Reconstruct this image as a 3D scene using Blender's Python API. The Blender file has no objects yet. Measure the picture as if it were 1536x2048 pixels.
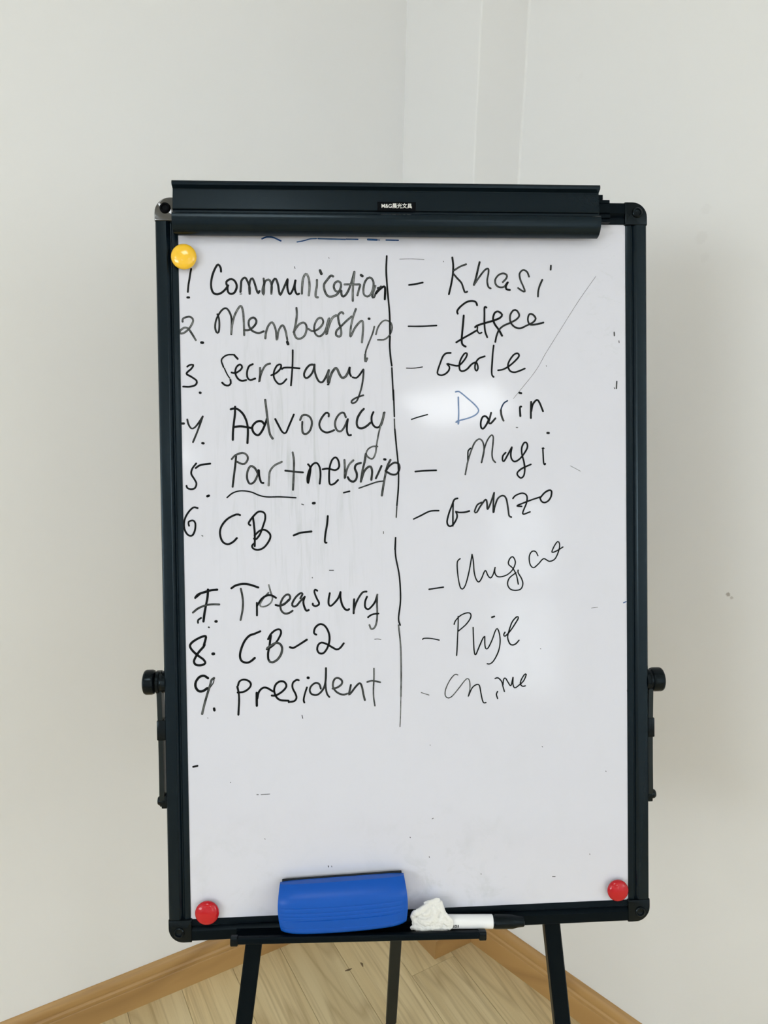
import bpy, bmesh, math, random
from mathutils import Vector, Matrix, noise
random.seed(7)
S = bpy.context.scene
C = S.collection

# ---------------------------------------------------------------- camera
cam = bpy.data.objects.new('camera', bpy.data.cameras.new('camera'))
C.objects.link(cam)
cam.data.sensor_fit = 'VERTICAL'; cam.data.sensor_height = 36.0
cam.data.lens = 1500.0 / 2048.0 * 36.0
cam.data.clip_start = 0.02
_R = ((0.9997740615971659, -0.0212561933917286, 0.0),
      (0.005633636812074503, 0.2649751935058491, -0.9642387717587422),
      (0.020496045808306673, 0.9640209131907, 0.26503507510741386))
cam.matrix_world = Matrix.Translation((0, 0, 1.55)) @ Matrix(_R).to_4x4()
S.camera = cam

# ---------------------------------------------------------------- world and exposure
w = bpy.data.worlds.new('world'); S.world = w; w.use_nodes = True
w.node_tree.nodes['Background'].inputs[0].default_value = (0.8, 0.9, 1.0, 1)
w.node_tree.nodes['Background'].inputs[1].default_value = 1.0
S.view_settings.view_transform = 'Standard'
S.view_settings.look = 'None'
S.view_settings.gamma = 1.0
S.view_settings.use_curve_mapping = False
S.view_settings.exposure = 0.34
PANEL_L = 5.3       # radiance of the ceiling panels
FILL_L = 6.0      # radiance of the added fill windows
STRIP_L = 1.6

# ---------------------------------------------------------------- helpers
def tag(o, label=None, cat=None, group=None, kind=None):
    for k, v in (('label', label), ('category', cat), ('group', group), ('kind', kind)):
        if v: o[k] = v
    return o

def link(name, bm, m, parent=None, mat=None, smooth=None):
    me = bpy.data.meshes.new(name)
    bmesh.ops.recalc_face_normals(bm, faces=bm.faces)
    if smooth is not None:
        for e in bm.edges:
            e.smooth = (len(e.link_faces) == 2 and e.calc_face_angle(3.14) < math.radians(smooth))
        for f in bm.faces: f.smooth = True
    bm.to_mesh(me); bm.free()
    if m: me.materials.append(m)
    o = bpy.data.objects.new(name, me); C.objects.link(o)
    if parent: o.parent = parent
    if mat is not None: o.matrix_local = mat
    return o

def empty(name, mat):
    o = bpy.data.objects.new(name, None); C.objects.link(o)
    o.empty_display_size = 0.05
    o.matrix_world = mat
    return o

def box(bm, x0, x1, y0, y1, z0, z1, bevel=0.0, seg=2):
    r = bmesh.ops.create_cube(bm, size=1.0)
    vs = r['verts']
    for v in vs:
        v.co = Vector(((x0 + x1) / 2 + v.co.x * (x1 - x0), (y0 + y1) / 2 + v.co.y * (y1 - y0), (z0 + z1) / 2 + v.co.z * (z1 - z0)))
    if bevel:
        es = list({e for v in vs for e in v.link_edges})
        bmesh.ops.bevel(bm, geom=es, offset=bevel, segments=seg, profile=0.5, affect='EDGES')

def BX(*a, **k):
    bm = bmesh.new(); box(bm, *a, **k); return bm

def loft(bm, loops, cap=True):
    rings = [[bm.verts.new(p) for p in L] for L in loops]
    n = len(rings[0])
    for a, b in zip(rings, rings[1:]):
        for i in range(n):
            bm.faces.new((a[i], a[(i + 1) % n], b[(i + 1) % n], b[i]))
    if cap:
        bm.faces.new(rings[0][::-1]); bm.faces.new(rings[-1])

def lathe(bm, prof, axis, origin, seg=32):
    """prof: (distance along axis, radius); closes where the radius is 0"""
    ax = Vector(axis).normalized()
    a = ax.orthogonal().normalized(); b = ax.cross(a)
    rings = []
    for d, r in prof:
        c = Vector(origin) + ax * d
        if r < 1e-7: rings.append([bm.verts.new(c)])
        else: rings.append([bm.verts.new(c + (a * math.cos(t) + b * math.sin(t)) * r) for t in [2 * math.pi * i / seg for i in range(seg)]])
    for p, q in zip(rings, rings[1:]):
        for i in range(seg):
            j = (i + 1) % seg
            if len(p) == 1 and len(q) == 1: continue
            if len(p) == 1: bm.faces.new((p[0], q[j], q[i]))
            elif len(q) == 1: bm.faces.new((p[i], p[j], q[0]))
            else: bm.faces.new((p[i], p[j], q[j], q[i]))

def beam(bm, p0, p1, wdt, dep, side, bevel=0.0015):
    """rectangular bar from p0 to p1; `side` is the direction of its width"""
    p0 = Vector(p0); p1 = Vector(p1); d = (p1 - p0).normalized()
    s = Vector(side); s = (s - d * s.dot(d)).normalized(); t = d.cross(s)
    q = []
    hw, hd, c = wdt / 2, dep / 2, bevel
    for x, y in ((-hw + c, -hd), (hw - c, -hd), (hw, -hd + c), (hw, hd - c), (hw - c, hd), (-hw + c, hd), (-hw, hd - c), (-hw, -hd + c)):
        q.append((x, y))
    loft(bm, [[p + s * x + t * y for x, y in q] for p in (p0, p1)])

def rounded(cx, cy, hx, hy, r, seg=6):
    out = []
    for sx, sy, a0 in ((1, 1, 0), (-1, 1, 90), (-1, -1, 180), (1, -1, 270)):
        for i in range(seg + 1):
            a = math.radians(a0 + 90 * i / seg)
            out.append((cx + sx * (hx - r) + r * math.cos(a), cy + sy * (hy - r) + r * math.sin(a)))
    return out

# ---------------------------------------------------------------- materials
def material(name):
    m = bpy.data.materials.new(name); m.use_nodes = True
    return m, m.node_tree, m.node_tree.nodes['Principled BSDF']

def N(nt, t, **k):
    n = nt.nodes.new(t)
    for a, b in k.items():
        if a in n.inputs and not hasattr(n, a): n.inputs[a].default_value = b
        else: setattr(n, a, b)
    return n

def simple(name, col, rough=0.5, metal=0.0, spec=0.5, bump=0.0, bscale=400.0, vary=0.0, coat=0.0):
    m, nt, p = material(name)
    p.inputs['Base Color'].default_value = (*col, 1)
    p.inputs['Roughness'].default_value = rough
    p.inputs['Metallic'].default_value = metal
    p.inputs['Specular IOR Level'].default_value = spec
    p.inputs['Coat Weight'].default_value = coat
    if max(col) < 0.015: p.inputs['Specular Tint'].default_value = (0.72, 0.90, 1.0, 1)
    tc = N(nt, 'ShaderNodeTexCoord')
    nz = N(nt, 'ShaderNodeTexNoise'); nz.inputs['Scale'].default_value = bscale; nz.inputs['Detail'].default_value = 3
    nt.links.new(tc.outputs['Object'], nz.inputs['Vector'])
    if bump:
        b = N(nt, 'ShaderNodeBump'); b.inputs['Strength'].default_value = bump; b.inputs['Distance'].default_value = 0.001
        nt.links.new(nz.outputs['Fac'], b.inputs['Height']); nt.links.new(b.outputs['Normal'], p.inputs['Normal'])
    n2 = N(nt, 'ShaderNodeTexNoise'); n2.inputs['Scale'].default_value = 9; n2.inputs['Detail'].default_value = 4
    nt.links.new(tc.outputs['Object'], n2.inputs['Vector'])
    mr = N(nt, 'ShaderNodeMapRange'); mr.inputs['To Min'].default_value = max(0, rough - 0.06 - vary); mr.inputs['To Max'].default_value = rough + 0.06 + vary
    nt.links.new(n2.outputs['Fac'], mr.inputs['Value']); nt.links.new(mr.outputs['Result'], p.inputs['Roughness'])
    return m

def mix(nt, fac, a, b):
    n = N(nt, 'ShaderNodeMix', data_type='RGBA')
    for sock, v in ((n.inputs['Factor'], fac), (n.inputs[6], a), (n.inputs[7], b)):
        if hasattr(v, 'links'): nt.links.new(v, sock)
        elif isinstance(v, tuple): sock.default_value = (*v, 1)
        else: sock.default_value = v
    return n.outputs[2]

def ramp(nt, fac, p0, p1, c0=(0, 0, 0), c1=(1, 1, 1)):
    n = N(nt, 'ShaderNodeValToRGB')
    n.color_ramp.elements[0].position = p0; n.color_ramp.elements[1].position = p1
    n.color_ramp.elements[0].color = (*c0, 1); n.color_ramp.elements[1].color = (*c1, 1)
    nt.links.new(fac, n.inputs[0]); return n.outputs[0]

def madd(nt, a, b, c):
    n = N(nt, 'ShaderNodeMath', operation='MULTIPLY_ADD')
    nt.links.new(a, n.inputs[0]); n.inputs[1].default_value = b; n.inputs[2].default_value = c
    return n.outputs[0]

def mapped(nt, scale, loc=(0, 0, 0), src='Object'):
    tc = N(nt, 'ShaderNodeTexCoord'); mp = N(nt, 'ShaderNodeMapping')
    mp.inputs['Scale'].default_value = scale; mp.inputs['Location'].default_value = loc
    nt.links.new(tc.outputs[src], mp.inputs[0]); return mp.outputs[0]

def noise_tex(nt, vec, scale, detail=4, rough=0.5, dist=0.0):
    n = N(nt, 'ShaderNodeTexNoise')
    n.inputs['Scale'].default_value = scale; n.inputs['Detail'].default_value = detail
    n.inputs['Roughness'].default_value = rough; n.inputs['Distortion'].default_value = dist
    nt.links.new(vec, n.inputs['Vector']); return n.outputs['Fac']

def math_n(nt, op, a, b=None, clamp=False):
    n = N(nt, 'ShaderNodeMath', operation=op); n.use_clamp = clamp
    for i, v in enumerate((a, b)):
        if v is None: continue
        if hasattr(v, 'links'): nt.links.new(v, n.inputs[i])
        else: n.inputs[i].default_value = v
    return n.outputs[0]

WALL_COL = (0.85, 0.852, 0.862)
def wall_material(name, marks=()):
    m, nt, p = material(name)
    v = mapped(nt, (1, 1, 1))
    a = noise_tex(nt, v, 1.6, 3)
    base = mix(nt, ramp(nt, a, 0.35, 0.7), WALL_COL, tuple(c * 0.975 for c in WALL_COL))
    st = ramp(nt, noise_tex(nt, v, 13, 5, 0.6), 0.70, 0.80)
    base = mix(nt, math_n(nt, 'MULTIPLY', st, 0.10), base, (0.45, 0.42, 0.38))
    if marks:
        wob = N(nt, 'ShaderNodeTexNoise'); wob.inputs['Scale'].default_value = 160
        nt.links.new(v, wob.inputs['Vector'])
        vv = N(nt, 'ShaderNodeVectorMath', operation='MULTIPLY_ADD')
        nt.links.new(wob.outputs['Color'], vv.inputs[0]); vv.inputs[1].default_value = (0.008, 0.008, 0.008); nt.links.new(v, vv.inputs[2])
        for x, z, r, amt in marks:
            d = N(nt, 'ShaderNodeVectorMath', operation='DISTANCE')
            nt.links.new(vv.outputs[0], d.inputs[0]); d.inputs[1].default_value = (x + 0.004, 0.004, z + 0.004)
            k = math_n(nt, 'MULTIPLY', ramp(nt, math_n(nt, 'DIVIDE', d.outputs['Value'], r), 0.6, 1.0, (1, 1, 1), (0, 0, 0)), amt)
            base = mix(nt, k, base, (0.36, 0.33, 0.31))
    nt.links.new(base, p.inputs['Base Color'])
    p.inputs['Roughness'].default_value = 0.62
    p.inputs['Specular IOR Level'].default_value = 0.3
    b = N(nt, 'ShaderNodeBump'); b.inputs['Strength'].default_value = 0.25; b.inputs['Distance'].default_value = 0.0015
    h = math_n(nt, 'ADD', noise_tex(nt, v, 9, 4), math_n(nt, 'MULTIPLY', noise_tex(nt, v, 260, 2), 0.10))
    nt.links.new(h, b.inputs['Height']); nt.links.new(b.outputs['Normal'], p.inputs['Normal'])
    return m

def wood(name, light, dark, groove, sx=2.2, sy=46, rnd=True, rough=0.42):
    """grain runs along local x"""
    m, nt, p = material(name)
    tc = N(nt, 'ShaderNodeTexCoord'); info = N(nt, 'ShaderNodeObjectInfo')
    off = N(nt, 'ShaderNodeVectorMath', operation='MULTIPLY_ADD')
    off.inputs[1].default_value = (13, 7, 3) if rnd else (0, 0, 0)
    nt.links.new(info.outputs['Random'], off.inputs[0]); nt.links.new(tc.outputs['Object'], off.inputs[2])
    def mp(s):
        n = N(nt, 'ShaderNodeMapping'); n.inputs['Scale'].default_value = s
        nt.links.new(off.outputs[0], n.inputs[0]); return n.outputs[0]
    fine = noise_tex(nt, mp((sx * 1.3, sy * 2.4, 8)), 1.0, 4, 0.6, 0.15)
    wide = noise_tex(nt, mp((sx * 0.45, sy * 0.5, 3)), 1.0, 3, 0.55, 0.25)
    field = noise_tex(nt, mp((sx * 0.42, sy * 0.20, 2)), 1.0, 1, 0.4, 0.1)
    rings = math_n(nt, 'PINGPONG', madd(nt, field, 9.0, 0.0), 0.5)
    c = mix(nt, ramp(nt, wide, 0.30, 0.72), light, dark)
    c = mix(nt, math_n(nt, 'MULTIPLY', ramp(nt, rings, 0.34, 0.5), 0.36), c, groove)
    c = mix(nt, math_n(nt, 'MULTIPLY', ramp(nt, fine, 0.48, 0.74), 0.46), c, groove)
    if rnd:
        hs = N(nt, 'ShaderNodeHueSaturation')
        nt.links.new(madd(nt, info.outputs['Random'], 0.16, 0.92), hs.inputs['Value'])
        nt.links.new(c, hs.inputs['Color']); c = hs.outputs[0]
    nt.links.new(c, p.inputs['Base Color'])
    p.inputs['Roughness'].default_value = rough
    b = N(nt, 'ShaderNodeBump'); b.inputs['Strength'].default_value = 0.15; b.inputs['Distance'].default_value = 0.0006
    nt.links.new(fine, b.inputs['Height']); nt.links.new(b.outputs['Normal'], p.inputs['Normal'])
    return m

def emitter(name, col, strength):
    m, nt, p = material(name)
    p.inputs['Base Color'].default_value = (0.8, 0.8, 0.8, 1)
    p.inputs['Emission Color'].default_value = (*col, 1)
    p.inputs['Emission Strength'].default_value = strength
    return m

M = {}
M['wall'] = wall_material('painted_wall')
M['wall_right'] = wall_material('painted_wall_with_scuffs', ((0.7150, 1.0800, 0.0042, 0.75), (0.7210, 1.0755, 0.0034, 0.45), (0.592, 1.712, 0.010, 0.05), (0.590, 1.668, 0.012, 0.06), (0.600, 1.637, 0.009, 0.04)))
M['ceiling'] = simple('ceiling_paint', (0.82, 0.82, 0.80), 0.8, bump=0.1, bscale=90)
M['slab'] = simple('screed', (0.35, 0.33, 0.30), 0.9)
M['plank'] = wood('light_oak_laminate', (0.78, 0.64, 0.38), (0.64, 0.495, 0.265), (0.33, 0.215, 0.095))
M['skirt'] = wood('honey_wood_skirting', (0.60, 0.375, 0.15), (0.38, 0.21, 0.07), (0.20, 0.095, 0.03), sx=2.0, sy=60, rough=0.4)
M['black'] = simple('black_powder_coat', (0.0020, 0.0042, 0.0066), 0.30, spec=0.08, bump=0.06, bscale=1500)
M['plastic'] = simple('black_plastic', (0.003, 0.0045, 0.006), 0.20, spec=0.18, bump=0.03, bscale=900)
M['anodised'] = simple('dark_anodised_metal', (0.0025, 0.0065, 0.011), 0.21, metal=0.0, spec=0.25, bump=0.05, bscale=700)
M['grey'] = simple('dark_grey_metal', (0.012, 0.014, 0.014), 0.35, spec=0.25)
M['rubber'] = simple('rubber', (0.02, 0.02, 0.02), 0.8)
M['whiteplastic'] = simple('white_plastic', (0.86, 0.86, 0.87), 0.22)
M['red'] = simple('red_glossy_plastic', (0.50, 0.006, 0.014), 0.10, coat=0.2, spec=0.35)
M['yellow'] = simple('yellow_glossy_plastic', (0.95, 0.56, 0.03), 0.14, coat=0.4)
M['blue'] = simple('blue_plastic', (0.003, 0.085, 0.45), 0.36, spec=0.25, bump=0.04, bscale=1200)
M['felt'] = simple('black_felt', (0.012, 0.012, 0.014), 0.95, bump=0.5, bscale=1500)
M['print'] = simple('black_print', (0.003, 0.003, 0.004), 0.4, spec=0.05)
M['gloss'] = simple('glossy_black_plastic', (0.012, 0.013, 0.016), 0.10, spec=1.0, coat=1.0)
M['whiteprint'] = simple('white_print', (0.82, 0.82, 0.80), 0.5)
M['hardboard'] = simple('grey_backing', (0.30, 0.31, 0.32), 0.7)

def paper():
    m, nt, p = material('tissue_paper')
    p.inputs['Base Color'].default_value = (0.80, 0.79, 0.76, 1)
    p.inputs['Roughness'].default_value = 0.95
    p.inputs['Subsurface Weight'].default_value = 0.25
    p.inputs['Subsurface Radius'].default_value = (0.004, 0.004, 0.004)
    p.inputs['Subsurface Scale'].default_value = 1.0
    b = N(nt, 'ShaderNodeBump'); b.inputs['Strength'].default_value = 0.5; b.inputs['Distance'].default_value = 0.001
    nt.links.new(noise_tex(nt, mapped(nt, (1, 1, 1)), 220, 4, 0.6, 1.0), b.inputs['Height'])
    nt.links.new(b.outputs['Normal'], p.inputs['Normal'])
    return m
M['tissue'] = paper()

def whiteboard():
    m, nt, p = material('whiteboard_enamel')
    v = mapped(nt, (1, 1, 1))
    tc = N(nt, 'ShaderNodeTexCoord'); sp = N(nt, 'ShaderNodeSeparateXYZ'); nt.links.new(tc.outputs['Object'], sp.inputs[0])
    X, Y = sp.outputs[0], sp.outputs[1]
    def bump_at(val, c, hw):      # 1 at c, 0 beyond hw
        d = math_n(nt, 'ABSOLUTE', math_n(nt, 'SUBTRACT', val, c))
        return math_n(nt, 'SUBTRACT', 1.0, math_n(nt, 'DIVIDE', d, hw), True)
    base = (0.67, 0.675, 0.76)
    # long, nearly upright wipe marks in the middle of the left column
    st = ramp(nt, noise_tex(nt, mapped(nt, (130, 9, 1)), 1.0, 5, 0.65, 0.8), 0.50, 0.80)
    msk = math_n(nt, 'MULTIPLY', bump_at(X, -0.135, 0.13), bump_at(Y, 0.13, 0.27))
    f1 = math_n(nt, 'MULTIPLY', math_n(nt, 'MULTIPLY', st, msk), 1.0, True)
    c = mix(nt, f1, base, (0.42, 0.45, 0.47))
    # cloudy residue, stronger at the foot of the board
    cl = ramp(nt, noise_tex(nt, v, 26, 5, 0.62, 0.6), 0.50, 0.80)
    low = math_n(nt, 'MULTIPLY', bump_at(Y, -0.43, 0.14), math_n(nt, 'ADD', bump_at(X, 0.03, 0.13), math_n(nt, 'MULTIPLY', bump_at(X, -0.21, 0.10), 0.6)))
    f2 = math_n(nt, 'ADD', math_n(nt, 'MULTIPLY', math_n(nt, 'MULTIPLY', cl, low), 0.9), math_n(nt, 'MULTIPLY', cl, 0.05), True)
    c = mix(nt, f2, c, (0.40, 0.43, 0.44))
    # scuffs at the upper right corner
    sc = ramp(nt, noise_tex(nt, mapped(nt, (60, 90, 1)), 1.0, 4, 0.6, 1.5), 0.55, 0.75)
    f3 = math_n(nt, 'MULTIPLY', math_n(nt, 'MULTIPLY', sc, math_n(nt, 'MULTIPLY', bump_at(X, 0.25, 0.045), bump_at(Y, 0.33, 0.13))), 0.45)
    c = mix(nt, f3, c, (0.5, 0.53, 0.54))
    c = mix(nt, math_n(nt, 'MULTIPLY', ramp(nt, noise_tex(nt, mapped(nt, (30, 6, 1)), 1.0, 3), 0.4, 0.7), 0.05), c, (0.6, 0.62, 0.66))
    nt.links.new(c, p.inputs['Base Color'])
    p.inputs['Roughness'].default_value = 0.09
    p.inputs['Specular IOR Level'].default_value = 0.5
    b = N(nt, 'ShaderNodeBump'); b.inputs['Strength'].default_value = 0.06; b.inputs['Distance'].default_value = 0.0006
    nt.links.new(noise_tex(nt, v, 20, 2), b.inputs['Height']); nt.links.new(b.outputs['Normal'], p.inputs['Normal'])
    return m
M['board'] = whiteboard()

def ink():
    """dry-wipe ink: each stroke carries its own wear (vertex colour red) and tint (green; both also carry a painted lamp reflection), streaks follow the stroke"""
    m, nt, p = material('dry_wipe_ink')
    at = N(nt, 'ShaderNodeVertexColor'); at.layer_name = 'wear_shine'
    sp = N(nt, 'ShaderNodeSeparateColor'); nt.links.new(at.outputs[0], sp.inputs[0])
    wear_shine, blue, side = sp.outputs[0], sp.outputs[1], sp.outputs[2]
    v = mapped(nt, (1, 1, 1))
    n1 = ramp(nt, noise_tex(nt, v, 95, 3, 0.6), 0.36, 0.62)
    core = math_n(nt, 'SUBTRACT', 1.0, math_n(nt, 'ABSOLUTE', madd(nt, side, 2.0, -1.0)), True)
    f = math_n(nt, 'MULTIPLY', wear_shine, madd(nt, n1, 0.75, 0.25), True)
    f = math_n(nt, 'MULTIPLY', f, madd(nt, core, 0.85, 0.15), True)
    blk = mix(nt, f, (0.0035, 0.005, 0.006), (0.34, 0.36, 0.36))
    blu = mix(nt, n1, (0.010, 0.045, 0.17), (0.05, 0.13, 0.30))
    blu = mix(nt, math_n(nt, 'MULTIPLY', wear_shine, 0.8), blu, (0.22, 0.33, 0.58))  # pale blue of the capital D: ceiling panel reflection painted into the ink
    c = mix(nt, blue, blk, blu)
    nt.links.new(c, p.inputs['Base Color'])
    p.inputs['Roughness'].default_value = 0.32
    p.inputs['Specular IOR Level'].default_value = 0.12
    return m
M['ink'] = ink()
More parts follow.
